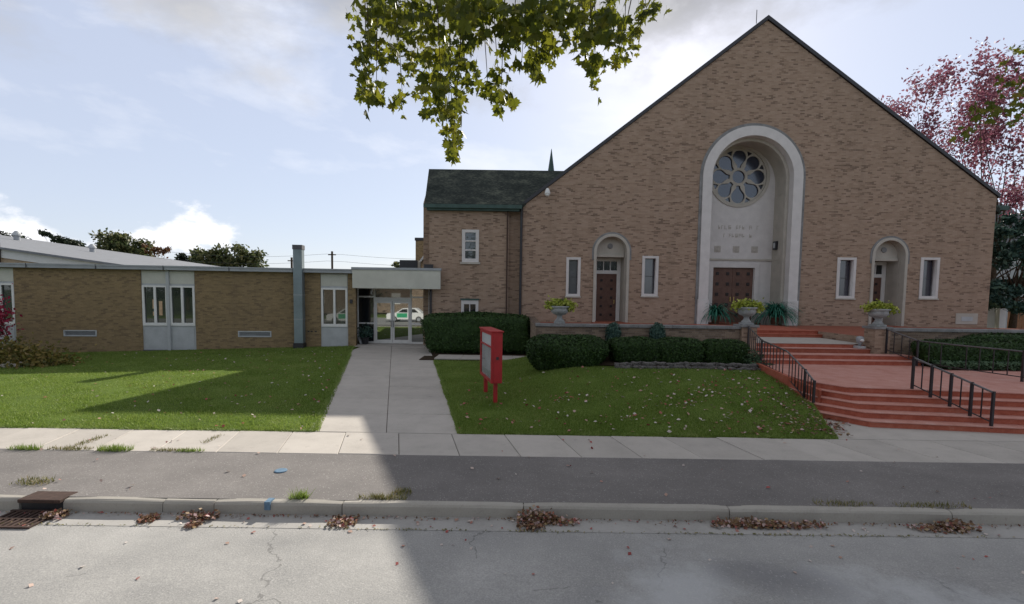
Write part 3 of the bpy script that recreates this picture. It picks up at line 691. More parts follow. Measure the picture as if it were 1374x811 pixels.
# --- side portals
for si, cx in enumerate(SD):
    sr = MB().xz(arch_ring(cx, .91, .77, ZF, 5.22, 24), FY - .06, FY + .3).build('side_portal', 'stone', church, bevel=.015)
    MB().xz(arch_ring(cx, 1.0, .912, ZF + 3.2, 5.22, 24), FY - .03, FY + .2).build('outer_moulding', 'cap_stone', sr)
    MB().xz(arch_ring(cx, .9, .75, ZF - .1, 5.22, 24), FY + .305, FY + 1.4).build('reveal', 'stone', sr)
    MB().xz([(cx - .73, 4.98), (cx + .73, 4.98), (cx + .73, 6.0), (cx - .73, 6.0)], FY + .42, FY + .6).build('tympanum', 'stone', sr)
    MB().box(cx - .72, cx + .72, FY + .34, FY + .42, 4.98, 5.12).build('lintel', 'stone', sr, bevel=.012)
    MB().xz(circ(cx, 5.55, .14, 20), FY + .375, FY + .42).build('roundel', 'cap_stone', sr, bevel=.015)
    fy = FY + 1.12
    fr = plate('door_frame', [(cx - .73, ZF), (cx + .73, ZF), (cx + .73, 4.99), (cx - .73, 4.99)],
               [[(cx - .54, ZF + .01), (cx + .54, ZF + .01), (cx + .54, 4.16), (cx - .54, 4.16)],
                [(cx - .54, 4.34), (cx - .20, 4.34), (cx - .20, 4.82), (cx - .54, 4.82)], [(cx - .16, 4.34), (cx + .16, 4.34), (cx + .16, 4.82), (cx - .16, 4.82)], [(cx + .20, 4.34), (cx + .54, 4.34), (cx + .54, 4.82), (cx + .20, 4.82)]],
               fy, fy + .1, 'white_paint', church)
    MB().box(cx - .55, cx + .55, fy + .05, fy + .06, 4.3, 4.85).build('transom_glass', 'dark_glass', fr)
    d = MB().box(cx - .535, cx + .535, fy + .04, fy + .09, ZF + .015, 4.155).build('door', 'oak_door', church, bevel=.006)
    for i in range(2):
        for j in range(5):
            x = cx - .27 + .54 * i; z = ZF + .35 + j * .46
            MB().box(x - .065, x + .065, fy + .01, fy + .04, z - .065, z + .065).build('stud', 'stud', d, bevel=.015)
    MB().box(cx + .40, cx + .44, fy - .01, fy + .04, ZF + .95, ZF + 1.15).build('handle', 'brass', d)
    MB().box(cx - .95, cx + .95, FY - .25, FY + 1.2, ZF - .06, ZF + .015).build('threshold', 'red_brick_cap', church)
# --- lancet windows
for x0, x1, z0, z1 in LW:
    wn = plate('lancet_window', [(x0, z0), (x1, z0), (x1, z1), (x0, z1)], [[(x0 + .13, z0 + .12), (x1 - .13, z0 + .12), (x1 - .13, z1 - .12), (x0 + .13, z1 - .12)]], FY - .045, FY + .34, 'white_stone', church)
    MB().box(x0 + .12, x1 - .12, FY + .26, FY + .29, z0 + .1, z1 - .1).build('glass', 'lancet_glass', wn)
    MB().box(x0 + .131, x1 - .131, FY + .235, FY + .259, (z0 + z1) / 2 - .012, (z0 + z1) / 2 + .012).build('glazing_bar', 'dark_metal', wn)
    MB().box(x0 - .04, x1 + .04, FY - .09, FY + .0, z0 - .07, z0 - .001).build('sill', 'stone', wn, bevel=.01)
MB().box(22.78, 23.9, FY - .03, FY + .05, 1.78, 2.34).build('cornerstone', 'stone', church, bevel=.01)
MB().box(23.05, 23.63, FY - .042, FY - .031, 1.95, 2.17).build('carved_panel', 'grey_panel', church)
# floodlight under the left rake
fl = MB().tube([(1.68, FY - .02, 8.05), (1.68, FY - .28, 8.22)], .03, 8).build('floodlight', 'grey_panel', church)
MB().lathe((1.68, FY - .30, 8.0), [(.05, .30), (.08, .26), (.13, .12), (.15, .02), (.13, 0)], 16).build('lamp_shade', 'white_paint', fl, smooth=True)
MB().lathe((1.68, FY - .30, 7.96), [(.12, .038), (.10, -.02), (.04, -.06)], 16).build('bulb', 'white_paint', fl, smooth=True)
# spire of the fleche behind the ridge
MB().lathe((3.42, 45, 9.0), [(.55, 0), (.5, 2.6), (.36, 4.0), (.30, 5.4), (.02, 7.45)], 8).build('spire', 'green_copper', church)
# --- transept block to the left of the front
m = MB(); m.box(-4.27, -.22, FY, 32, -.3, 7.25); m.box(-.22, .47, FY + .35, 32, -.3, 7.24)
blk = plate('transept_front', [(-4.27, -.3), (-.22, -.3), (-.22, 7.25), (-4.27, 7.25)],
            [[(-2.60, 4.60), (-1.74, 4.60), (-1.74, 6.24), (-2.60, 6.24)], [(-2.62, 1.7), (-1.74, 1.7), (-1.74, 2.66), (-2.62, 2.66)]], FY, FY + .4, 'church_brick', church)
MB().box(-.218, .477, FY + .35, FY + .7, -.3, 7.24).build('transept_return', 'church_brick', church)
m = MB(); m.v += [(-4.72, 25.3, -.3), (-4.72, 33, -.3), (-4.72, 33, 7.25), (-4.86, 28.6, 10.02), (-4.72, 25.3, 7.7)]
n0 = len(m.v); m.v += [(x + .4, y, z) for x, y, z in m.v[:5]]
m.f += [(0, 1, 2, 3, 4), (9, 8, 7, 6, 5)] + [(i, 5 + i, 5 + (i + 1) % 5, (i + 1) % 5) for i in range(5)]
m.build('gable_wall', 'church_brick', church)
m = MB(); m.box(-4.32, .5, 24.9, 25.29, -.3, 7.2); m.build('transept_core', 'church_brick', church)
m = MB()
a = [(-4.46, 24.2, 7.34), (.46, 24.2, 7.34), (3.0, 28.5, 10.12), (-5.0, 28.5, 10.12)]
m.v += a + [(x, y, z + .14) for x, y, z in a]
m.f += [(3, 2, 1, 0), (4, 5, 6, 7), (0, 1, 5, 4), (1, 2, 6, 5), (2, 3, 7, 6), (3, 0, 4, 7)]
b = [(-5.0, 28.52, 10.12), (3.0, 28.52, 10.12), (3.0, 33.2, 7.2), (-4.9, 33.2, 7.2)]
k = len(m.v); m.v += b + [(x, y, z + .14) for x, y, z in b]
m.f += [tuple(k + i for i in q) for q in ((3, 2, 1, 0), (4, 5, 6, 7), (0, 1, 5, 4), (1, 2, 6, 5), (2, 3, 7, 6), (3, 0, 4, 7))]
m.build('transept_roof', 'shingles', church)
MB().box(-4.5, .42, 24.08, 24.22, 7.26, 7.44).build('gutter', 'green_copper', church)
MB().box(-4.36, .3, 24.225, 24.49, 7.16, 7.30).build('fascia', 'green_copper', church)
MB().tube([(.40, 24.36, 7.3), (.40, 24.40, 6.9), (.40, 24.40, .2)], .065, 8).build('downspout', 'dark_metal', church)
MB().tube([(-.3, 24.40, 7.2), (-.3, 24.42, .2)], .04, 8).build('downspout', 'rust', church)
sw = plate('sash_window', [(-2.60, 4.60), (-1.74, 4.60), (-1.74, 6.24), (-2.60, 6.24)],
           [[(-2.44, 4.78 + .46 * k), (-1.90, 4.78 + .46 * k), (-1.90, 5.18 + .46 * k), (-2.44, 5.18 + .46 * k)] for k in range(3)], FY - .05, FY + .12, 'white_stone', church)
MB().box(-2.45, -1.89, FY + .06, FY + .08, 4.77, 6.12).build('glass', 'dark_glass', sw)
MB().box(-2.68, -1.66, FY - .10, FY + .0, 4.5, 4.598).build('sill', 'stone', sw)
bw = plate('basement_window', [(-2.62, 1.7), (-1.74, 1.7), (-1.74, 2.66), (-2.62, 2.66)], [[(-2.48, 1.8), (-2.2, 1.8), (-2.2, 2.46), (-2.48, 2.46)], [(-2.16, 1.8), (-1.88, 1.8), (-1.88, 2.46), (-2.16, 2.46)]], FY - .04, FY + .1, 'white_stone', church)
MB().box(-2.49, -1.87, FY + .04, FY + .06, 1.79, 2.47).build('glass', 'dark_glass', bw)
MB().box(-2.66, -1.70, FY - .08, FY - .0, 2.661, 2.75).build('head', 'green_copper', bw)

# ------------------------------------------------------------------ terrace, walls, steps
ter = MB().prism([(.95, 17.45), (8.75, 17.45), (8.75, 24.15), (13.15, 24.15), (13.15, 17.45), (40, 17.45), (40, 24.5), (.95, 24.5)], -.3, 1.6).build('terrace', 'red_brick_cap'); setting(ter)
def twall(x0, x1, label):
    t_ = thing('terrace_wall', label, 'wall', ((x0 + x1) / 2, 17.3, .7))
    MB().box(x0, x1, 17.14, 17.45, .1, 1.86).build('brickwork', 'terrace_brick', t_)
    n = max(2, round((x1 - x0) / 1.25)); d = (x1 - x0) / n
    for k in range(n):
        MB().box(x0 + k * d + .005, x0 + (k + 1) * d - .005, 17.06, 17.52, 1.862, 1.965 + rnd.uniform(-.004, .004)).build('coping_stone', 'cap_stone', t_, bevel=.012)
    return t_
tw = twall(.85, 8.22, 'low brick terrace wall with grey stone coping behind the hedge row left of the steps')
MB().box(.85, 1.16, 17.46, 24.48, .1, 1.86).build('return_wall', 'terrace_brick', tw)
twall(13.62, 30, 'low brick terrace wall with grey coping running right from the right step pier')
def pier(x, label, group):
    t_ = thing('step_pier', label, 'pier', (x, 17.3, .9), group)
    MB().box(x - .27, x + .27, 17.02, 17.56, .5, 1.93).build('shaft', 'church_brick', t_)
    MB().box(x - .33, x + .33, 16.96, 17.62, 1.932, 2.02).build('cap', 'cap_stone', t_, bevel=.015)
pier(8.5, 'short brick pier with stone cap at the left of the upper steps', 'piers flanking the upper steps')
pier(13.27, 'short brick pier with stone cap at the right of the upper steps', 'piers flanking the upper steps')

steps = thing('church_steps', 'wide red painted steps with pink landing leading up to the church', 'steps', (11, 14, 0))
fy_ = lambda y0, x: y0 - .135 * (x - 8)
RX = 17.0
def left_poly(y0, back, inset):
    return [(8.45 + inset * .3, fy_(y0, 8.45) - .02), (RX, fy_(y0, RX)), (RX, back), (7.95 + inset * .5, back), (7.78 + inset * .55, y0 + .75)]
for k in range(5):
    y0 = 11.12 + k * .28
    z0, z1 = -.1 if k == 0 else .15 * k - .01, .15 * (k + 1) - .028
    bk = 16.2 if k == 4 else 16.2
    MB().prism(left_poly(y0, 16.3, k * .14), z0, z1).build('riser', 'step_red', steps)
    if k < 4:
        MB().prism(left_poly(y0 - .03, 16.0, k * .14 - .02), z1 + .0, z1 + .026).build('tread', 'tread_pink', steps, bevel=.006)
    else:
        MB().prism([(p[0], p[1] if p[1] < 15 else 16.25) for p in left_poly(y0 - .03, 16.25, k * .14 - .02)], z1, z1 + .026).build('landing', 'tread_pink', steps, bevel=.006)
uy = [16.2, 16.52, 17.2, 17.52]
for k in range(4):
    z0 = .75 + .15 * k; x0, x1 = (8.35, 14.0) if k < 2 else (8.78, 12.99)
    MB().box(x0, x1, uy[k], 17.0 if k < 2 else 20.02, z0 - .05 if k else .72, z0 + .124).build('riser', 'step_red', steps)
    MB().box(x0 - (.02 if k < 2 else 0), x1 + (.02 if k < 2 else 0), uy[k] - .03, (17.0 if k < 2 else 20.02 if k == 3 else uy[3]), z0 + .125, z0 + .15)  .build('tread' if k < 3 else 'upper_landing', 'tread_pink' if k < 3 else 'sidewalk_concrete', steps, bevel=.006)
for k in range(2):
    MB().box(8.76, 13.08, 20.03 + k * .32, 24.0, 1.352 + .13 * k, 1.46 + .13 * k).build('riser', 'step_red', steps)
    MB().box(8.76, 13.08, 20.0 + k * .32, 20.34 if k == 0 else 24.1, 1.461 + .13 * k, 1.485 + .13 * k).build('tread', 'step_red', steps, bevel=.006)
MB().box(13.09, 13.147, 17.62, 20.355, 1.2, 1.597).build('cheek_wall', 'church_brick', steps)
# brick cheek down the left side
MB().prism([(8.0, 12.2), (8.0, 17.0), (8.34, 17.0), (8.34, 16.32), (8.12, 16.32), (8.12, 12.35)], 0, lambda x, y: .62 + (y - 12.2) * .075).build('cheek_wall', 'step_red', steps)

# railings
def railing(name, label, pts, posts, H_=.82, nb=4, group='black railings of the church steps'):
    """pts = foot line; posts = indices with a heavy post"""
    t_ = thing(name, label, 'railing', pts[0], group)
    P = [Vector(p) for p in pts]
    MB().tube([p + Vector((0, 0, H_)) for p in P], .024, 8).build('handrail', 'handrail_metal', t_)
    MB().tube([p + Vector((0, 0, .12)) for p in P], .015, 6).build('bottom_rail', 'rail_metal', t_)
    for i in posts:
        p = P[i]; MB().box(p.x - .025, p.x + .025, p.y - .025, p.y + .025, p.z - .02, p.z + H_ + .03).build('post', 'rail_metal', t_)
    for a, b, n in zip(P, P[1:], nb):
        for k in range(1, n):
            q = a.lerp(b, k / n); MB().box(q.x - .010, q.x + .010, q.y - .010, q.y + .010, q.z + .12, q.z + H_ - .01).build('baluster', 'rail_metal', t_)
    return t_
railing('railing', 'black iron railing down the left edge of the steps beside the lawn',
        [(8.42, 16.93, 1.10), (8.16, 15.5, .76), (8.04, 13.85, .60), (7.92, 12.75, .22), (7.86, 12.25, -.0)], [0, 1, 3, 4], .85, [7, 8, 6, 3])
railing('railing', 'short black iron railing in the middle of the lower red steps',
        [tuple(Vector((10.15, 11.96, .74)).lerp(Vector((10.96, 10.72, .12)), k / 4)) for k in range(5)], [0, 1, 2, 3, 4], .80, [2, 2, 2, 2])
railing('railing', 'long black iron railing running right from the right pier before the clipped hedge',
        [(13.35, 16.93, 1.1), (13.72, 16.05, .78), (13.96, 14.98, .76), (14.32, 13.26, .76), (14.6, 12.0, .74)], [0, 1, 3], .84, [4, 3, 5, 4])

# ------------------------------------------------------------------ school wing
wing = thing('school_wing', 'low flat roofed brown brick wing with tall panelled windows and glazed entrance', 'building', (-15, 23.6, 0))
def W(m): return m.xform(lambda x, y, z: WO + WU * x + WN * (-y) + Vector((0, 0, z)))     # x=u along wall to the left, y=depth behind the face
def wplate(name, outer, holes, y0, y1, mat, parent):
    o = plate(name, outer, holes, y0, y1, mat, None)
    me = o.data; co = np.empty(len(me.vertices) * 3, np.float32); me.vertices.foreach_get('co', co); co = co.reshape(-1, 3)
    q = np.array(WO)[None] + co[:, :1] * np.array(WU) + co[:, 1:2] * -np.array(WN) + np.array([0, 0, 1]) * co[:, 2:]
    me.vertices.foreach_set('co', q.astype(np.float32).ravel())
    bm = bmesh.new(); bm.from_mesh(me); bmesh.ops.recalc_face_normals(bm, faces=bm.faces); bm.to_mesh(me); bm.free(); me.update()
    o.parent = parent
    if parent.type == 'EMPTY': o.matrix_parent_inverse = wm(parent).inverted()
    return o
rect = lambda a, b, c, d: [(a, c), (b, c), (b, d), (a, d)]
BAYS = [(.36, 1.70), (7.66, 10.12), (15.72, 18.2)]
VENT = [(4.1, 5.68), (12.18, 13.64)]
WTOP = 3.93
wplate('front_wall', rect(-.02, 30, -.4, WTOP), [rect(a, b, -.0, WTOP - .02) for a, b in BAYS] + [rect(a, b, .68, .98) for a, b in VENT], 0, .35, 'wing_brick', wing)
W(MB().box(-.1, 30, -.28, -.0, 3.935, 4.13)).build('fascia', 'fascia_metal', wing)
W(MB().box(-.1, 30, -.31, -.281, 4.075, 4.14)).build('gutter_lip', 'fascia_metal', wing)
for u in np.arange(2.9, 30, 3.0): W(MB().box(u, u + .03, -.316, -.279, 3.93, 4.145)).build('fascia_seam', 'soffit', wing)
W(MB().box(-.1, 30, .0, 14, 3.94, 4.11)).build('roof', 'grey_roof', wing)
W(MB().box(-.1, 30, 13.5, 13.9, -.3, 3.93)).build('back_wall', 'wing_brick', wing)
W(MB().box(.36, 30, .7, .75, -.2, 3.9)).build('interior_wall', 'soffit', wing)
for bi, (a, b) in enumerate(BAYS):
    wd = b - a; two = wd > 2
    bay = wplate('window_bay', rect(a, b, .02, 3.91), ([rect(a + .06, (a + b) / 2 - .08, 1.28, 3.14), rect((a + b) / 2 + .08, b - .06, 1.28, 3.14)] if two else [rect(a + .06, b - .06, 1.26, 3.16)]), .05, .12, 'grey_panel', wing)
    W(MB().box(a - .0, b + .0, -.03, .045, -.05, .03)).build('sill', 'soffit', bay)
    halves = [(a + .06, (a + b) / 2 - .08), ((a + b) / 2 + .08, b - .06)] if two else [(a + .06, b - .06)]
    for h0, h1 in halves:
        mid = (h0 + h1) / 2
        fr = wplate('window_frame', rect(h0 - .03, h1 + .03, 1.22, 3.18), [rect(h0 + .06, mid - .05, 1.36, 3.10), rect(mid + .05, h1 - .06, 1.36, 3.10)], .0, .10, 'white_paint', bay)
        W(MB().box(h0, h1, .085, .095, 1.3, 3.14)).build('pane', 'green_glass', bay)
    if two:
        W(MB().box((a + b) / 2 - .07, (a + b) / 2 + .07, -.06, .13, -.0, 3.92)).build('mullion_post', 'grey_panel', bay, bevel=.01)
        W(MB().box(a + .1, (a + b) / 2 - .12, .035, .049, .12, 1.08)).build('lower_panel', 'grey_panel', bay)
        W(MB().box((a + b) / 2 + .12, b - .1, .035, .049, .12, 1.08)).build('lower_panel', 'grey_panel', bay)
    W(MB().box(a + .03, b - .03, .03, .049, 3.28, 3.86)).build('upper_panel', 'cream_panel', bay)
# notices taped in the lit bay
for (u0, u1, z0, z1) in ((9.50, 9.66, 2.05, 2.5), (9.50, 9.66, 1.7, 1.9), (9.22, 9.37, 1.72, 2.42)):
    W(MB().box(u0, u1, .07, .083, z0, z1)).build('notice', 'poster', wing)
for a, b in VENT:
    v_ = wplate('wall_vent', rect(a, b, .68, .98), [rect(a + .05, b - .05, .73, .93)], -.03, .12, 'grey_panel', wing)
    for k in range(5): W(MB().box(a + .05, b - .05, .0, .05, .735 + k * .04, .755 + k * .04)).build('louvre', 'fascia_metal', v_)
    W(MB().box(a + .05, b - .05, .08, .1, .73, .93)).build('duct', 'dark_metal', v_)
fl = W(MB().box(2.44, 2.86, -.45, -.05, .42, 5.24)).build('flue', 'flue_metal', wing, bevel=.02)
W(MB().box(2.41, 2.89, -.5, -.02, .16, .418)).build('flue_base', 'dark_metal', fl)
W(MB().box(2.42, 2.88, -.47, -.03, 5.05, 5.27)).build('flue_cap', 'soffit', fl)
for z in (1.6, 2.8): W(MB().box(2.43, 2.87, -.46, -.04, z, z + .03)).build('band', 'fascia_metal', fl)
for u, z in ((1.9, .95), (2.1, .95), (2.25, .95)): W(MB().box(u, u + .1, -.02, 0, z, z + .06)).build('tap', 'dark_metal', wing)
W(MB().box(.12, .24, -.1, 0, 2.42, 2.62)).build('wall_lamp', 'dark_metal', wing)
# canopy and glazed entrance
MB().box(-8.02, -3.62, 23.95, 24.15, 3.2, 4.12).build('canopy_fascia', 'cream_panel', wing)
MB().box(-8.06, -3.58, 23.9, 24.16, 4.122, 4.24).build('canopy_trim', 'fascia_metal', wing)
MB().box(-8.0, -4.3, 24.16, 27, 3.24, 3.34).build('canopy_soffit', 'soffit', wing)
MB().box(-8.0, -4.3, 24.16, 27, 3.9, 4.1).build('canopy_roof', 'grey_roof', wing)
MB().box(-8.75, -8.3, 24.62, 25.75, -.2, 3.9).build('return_wall', 'wing_brick', wing)
MB().box(-4.37, -4.29, 24.9, 25.6, .1, 3.9).build('return_post', 'grey_panel', wing)
MB().box(-8.3, -4.37, 24.6, 25.7, -.1, .26).build('door_step', 'sidewalk_concrete', wing)
ey = 25.55
xs = [-8.30, -7.38, -6.41, -5.43, -4.38]
fr = plate('entrance_frame', rect(xs[0], xs[4], .26, 3.24),
           [rect(xs[0] + .06, xs[1] - .04, .36, 1.30), rect(xs[0] + .06, xs[1] - .04, 1.38, 2.72), rect(xs[0] + .06, xs[1] - .04, 2.80, 3.18),
            rect(xs[1] + .04, xs[3] - .04, .28, 2.55), rect(xs[1] + .04, xs[3] - .04, 2.74, 3.18),
            rect(xs[3] + .04, xs[4] - .06, .36, 1.30), rect(xs[3] + .04, xs[4] - .06, 1.38, 2.72), rect(xs[3] + .04, xs[4] - .06, 2.80, 3.18)], ey, ey + .1, 'white_paint', wing)
for (a, b, c, d, mt) in ((xs[0], xs[1], .3, 3.2, 'dark_glass'), (xs[3], xs[4], .3, 3.2, 'door_glass'), (xs[1] + .02, xs[3] - .02, 2.7, 3.2, 'dark_glass')):
    MB().box(a + .03, b - .03, ey + .05, ey + .06, c, d).build('pane', mt, fr)
for x0, x1, s_ in ((xs[1] + .045, xs[2] - .01, 1), (xs[2] + .01, xs[3] - .045, -1)):
    d = plate('door', rect(x0, x1, .285, 2.545), [rect(x0 + .09, x1 - .09, .46, 2.43)], ey - .02, ey + .04, 'white_paint', wing)
    MB().box(x0 + .08, x1 - .08, ey + .01, ey + .02, .45, 2.44).build('pane', 'door_glass', d)
    hx = x1 - .05 if s_ > 0 else x0 + .05
    MB().tube([(hx, ey - .07, 1.15), (hx, ey - .07, 1.5)], .014, 6).build('handle', 'dark_metal', d)
MB().box(-9, -3.8, 26.5, 26.6, .2, 3.2).build('lobby_wall', 'soffit', wing)
MB().tube([(-4.18, 24.6, 3.2), (-4.18, 24.45, 3.1), (-4.18, 24.45, .3)], .06, 8).build('downspout', 'dark_metal', wing)
# rooftop bits
for u, z, r_, dp in ((-.02 + .9, 4.42, .04, 4), (-.6, 4.5, .03, 5), (3.2, 4.75, .05, 2)):
    W(MB().tube([(u, dp, 4.1), (u, dp, z)], r_, 8)).build('vent_pipe', 'fascia_metal', wing)
rb = MB().box(-6.95, -5.85, 29.4, 30.6, 4.1, 5.0).build('roof_hatch', 'dark_metal', wing, bevel=.03)
MB().box(-4.5, -4.05, 24.3, 24.42, 4.26, 4.45).build('canopy_light', 'dark_metal', wing)

chim = thing('brick_chimney', 'square brick chimney with darker cap rising behind the transept corner', 'chimney', (-6.9, 36, 0))
MB().box(-7.3, -5.6, 36, 37.4, 0, 6.9).build('shaft', 'wing_brick', chim)
MB().box(-7.36, -5.54, 35.94, 37.46, 6.902, 7.12).build('cap', 'dark_metal', chim, bevel=.03)
MB().lathe((-6.4, 36.7, 7.12), [(.3, 0), (.28, .25), (.22, .26)], 12).build('chimney_pot', 'terracotta', chim)
shed = thing('rear_annex', 'small gabled brick annex with white barge board seen beside the chimney', 'annex', (-5.3, 33, 0))
m = MB().xz([(-6.3, 0), (-4.9, 0), (-4.9, 7.0), (-6.3, 5.15)], 33.3, 35); m.build('wall', 'pale_brick', shed)
MB().xz([(-6.42, 5.05), (-6.42, 5.25), (-4.9, 7.25), (-4.9, 7.05)], 33.1, 35.1).build('barge_board', 'white_paint', shed)

# ------------------------------------------------------------------ gymnasium behind, left
gym = thing('gymnasium', 'pale brick hall with low pitched grey roof and white fascia behind the wing', 'building', (-45, 46, 0))
GY = 46.0
rz = lambda x: 5.2 + (-38 - x) * .129
MB().xz([(-62, -.3), (-35.0, -.3), (-35.0, rz(-35)), (-62, rz(-62))], GY, GY + 36).build('gable_wall', 'pale_brick', gym)
MB().xz([(-62, rz(-62) - .8), (-34.9, rz(-34.9) - .8), (-34.9, rz(-34.9)), (-62, rz(-62))], GY - .12, GY - .01).build('fascia', 'white_paint', gym)
MB().xz([(-100, rz(-100) + .02), (-31, rz(-31) + .02), (-31, rz(-31) + .22), (-100, rz(-100) + .22)], GY - .6, 84).build('roof', 'grey_roof', gym)
MB().tube([(-49.0, GY - .2, 7.3), (-49.0, GY - .2, 0)], .09, 8).build('downspout', 'rust', gym)
for x, yv, s_ in ((-72.2, 70, 1.35), (-57.8, 66, 1.1)):
    zz = rz(x) + .2
    v_ = MB().tube([(x, yv, zz - .3), (x, yv, zz + .75 * s_)], .28 * s_, 12).build('roof_vent', 'fascia_metal', gym)
    MB().lathe((x, yv, zz + .5 * s_), [(.42 * s_, 0), (.40 * s_, .22), (.15 * s_, .5 * s_)], 14).build('cowl', 'grey_panel', v_)

# ------------------------------------------------------------------ vegetation
def rounded_hedge(name, label, cat, c, dim, n, leaf, mat, group=None, p=4.0, z0frac=0.0, taper=0.0):
    """clipped shrub: superellipsoid core under a skin of small leaves"""
    t_ = thing(name, label, cat, (c[0], c[1], c[2]), group)
    def surf(th, ph, k=1.0):
        e = 2.0 / p; sg = lambda v: np.sign(v) * np.abs(v) ** e
        x = sg(np.cos(ph)) * sg(np.cos(th)); y = sg(np.cos(ph)) * sg(np.sin(th)); z = sg(np.sin(ph))
        tp = 1 - taper * (1 - z) / 2
        lump = 1 + .035 * np.sin(5 * x + 3 * z + c[0]) + .03 * np.sin(7 * y + 4 * x + c[1])
        return np.stack([c[0] + dim[0] * x * k * tp * lump, c[1] + dim[1] * y * k * tp * lump, c[2] + dim[2] + dim[2] * z * k * lump], -1)
    th = np.linspace(0, 2 * PI, 49)[:-1]; ph = np.linspace(-PI / 2, PI / 2, 21)
    T, Ph = np.meshgrid(th, ph); V = surf(T, Ph, .93).reshape(-1, 3)
    F = np.array([(j * 48 + i, j * 48 + (i + 1) % 48, (j + 1) * 48 + (i + 1) % 48, (j + 1) * 48 + i) for j in range(20) for i in range(48)])
    np_mesh('branches', V, F, mat, t_, True)
    # area-true sampling of the surface: triangles of a fine grid
    A = V[F[:, 0]]; B = V[F[:, 1]]; D = V[F[:, 3]]
    cr_ = np.cross(B - A, D - A); ar = np.linalg.norm(cr_, axis=1); pick = rng.choice(len(F), n, p=ar / ar.sum())
    uu = rng.uniform(0, 1, (n, 2)); P = A[pick] + (B - A)[pick] * uu[:, :1] + (D - A)[pick] * uu[:, 1:]
    nr = unit(cr_[pick]); cc = np.array([c[0], c[1], c[2] + dim[2]]); nr *= np.sign(((P - cc) * nr).sum(1, keepdims=True))
    P = P + nr * rng.uniform(-.02, .09, n)[:, None] * (dim[2] / .6) ** .5
    kp_ = P[:, 2] > c[2] - .02; P = P[kp_]; nr = nr[kp_]
    Vv, Ff = leaf_cloud(P, leaf, nrm=nr, jit=.55)
    np_mesh('leaves', Vv, Ff, mat, t_)
    return t_
rounded_hedge('hedge', 'tall boxy clipped hedge against the brick transept left of the red sign', 'hedge', (-1.6, 22.9, .2), (2.62, 1.15, .92), 20000, .045, 'yew', p=7)
rounded_hedge('shrub', 'biggest rounded clipped shrub at the front corner of the lawn bed', 'shrub', (1.85, 16.05, .30), (1.62, .98, .66), 19000, .038, 'yew', 'clipped shrubs below the terrace wall', p=2.7, taper=.36)
rounded_hedge('shrub', 'clipped shrub right beside the biggest one in the row below the terrace wall', 'shrub', (4.22, 16.35, .62), (.95, .55, .46), 9000, .036, 'yew', 'clipped shrubs below the terrace wall', p=4, taper=.15)
rounded_hedge('shrub', 'clipped shrub in the middle of the row below the terrace wall', 'shrub', (5.72, 16.35, .64), (.92, .55, .45), 9000, .036, 'yew', 'clipped shrubs below the terrace wall', p=4, taper=.15)
rounded_hedge('shrub', 'clipped shrub at the step end of the row next to the left pier', 'shrub', (7.25, 16.3, .64), (.80, .55, .43), 9000, .036, 'yew', 'clipped shrubs below the terrace wall', p=4, taper=.15)
for x, lb in ((3.62, 'small dark topiary shrub showing above the shrubs nearer the urn on the wall'), (5.2, 'small dark topiary shrub showing above the shrubs nearer the great portal')):
    rounded_hedge('topiary', lb, 'shrub', (x, 16.98, .9), (.22, .16, .56), 2200, .035, 'spruce', 'small topiary shrubs at the terrace wall', p=3)
rounded_hedge('hedge', 'long low clipped hedge behind the long railing right of the steps', 'hedge', (17.2, 16.35, .6), (3.45, .45, .52), 16000, .04, 'yew', p=6)
rounded_hedge('hedge', 'taller hedge row rising above the low hedge at the right edge', 'hedge', (19.2, 16.95, .7), (3.6, .16, .56), 9000, .04, 'yew', p=6)
# planting bed to the right with ivy
grid_sheet('planting_bed', np.linspace(14.05, 30, 20), np.linspace(15.3, 17.13, 6), lambda x, y: .78, 'soil')
n = 9000; P = np.stack([rng.uniform(14.1, 21, n), rng.uniform(15.25, 16.2, n), .80 + rng.uniform(0, .17, n)], 1)
V, F = leaf_cloud(P, .06, nrm=np.tile([[0, -.4, 1.]], (n, 1)), jit=.7, aspect=.7); stuff(np_mesh('ground_cover', V, F, 'ivy'))
n = 900; P = np.stack([rng.normal(8.05, .16, n), rng.normal(15.9, .25, n), .75 + np.abs(rng.normal(0, .2, n))], 1)
V, F = leaf_cloud(P, .05); tag(np_mesh('shrub', V, F, 'ivy'), 'loose light green bush between the shrub row and the left railing', 'bush')
# stone edging of the bed
edg = thing('stone_edging', 'row of rough grey stones edging the lawn bed below the shrubs', 'edging', (5.5, 15.2, .6))
proto = []
for k in range(5):
    bm = bmesh.new(); bmesh.ops.create_icosphere(bm, subdivisions=2, radius=1)
    for v in bm.verts:
        s_ = 1 + .25 * math.sin(v.co.x * 3 + k) * math.cos(v.co.y * 4 + 2 * k) + rnd.uniform(-.08, .08)
        v.co = Vector((max(-.8, min(.8, v.co.x)) * 1.2, max(-.75, min(.75, v.co.y)), max(-.6, min(.6, v.co.z)))) * s_
    me = bpy.data.meshes.new('stone'); bm.to_mesh(me); bm.free(); me.materials.append(MAT['edging_stone']); proto.append(me)
for row in range(2):
    x = 3.35
    while x < 8.0:
        w_ = rnd.uniform(.10, .19)
        o = bpy.data.objects.new('stone', rnd.choice(proto)); C.objects.link(o); o.parent = edg; o.matrix_parent_inverse = wm(edg).inverted()
        y = 15.28 + row * .12 + rnd.uniform(-.07, .07) + .05 * math.sin(x * 1.4)
        o.location = (x + w_ * .5, y, g(x, y) + .05 + row * .09 + rnd.uniform(-.02, .02)); o.scale = (w_ * .62, rnd.uniform(.08, .13), rnd.uniform(.06, .10)); o.rotation_euler = (rnd.uniform(-.2, .2), rnd.uniform(-.2, .2), rnd.uniform(-.4, .4))
        x += w_ * 1.05
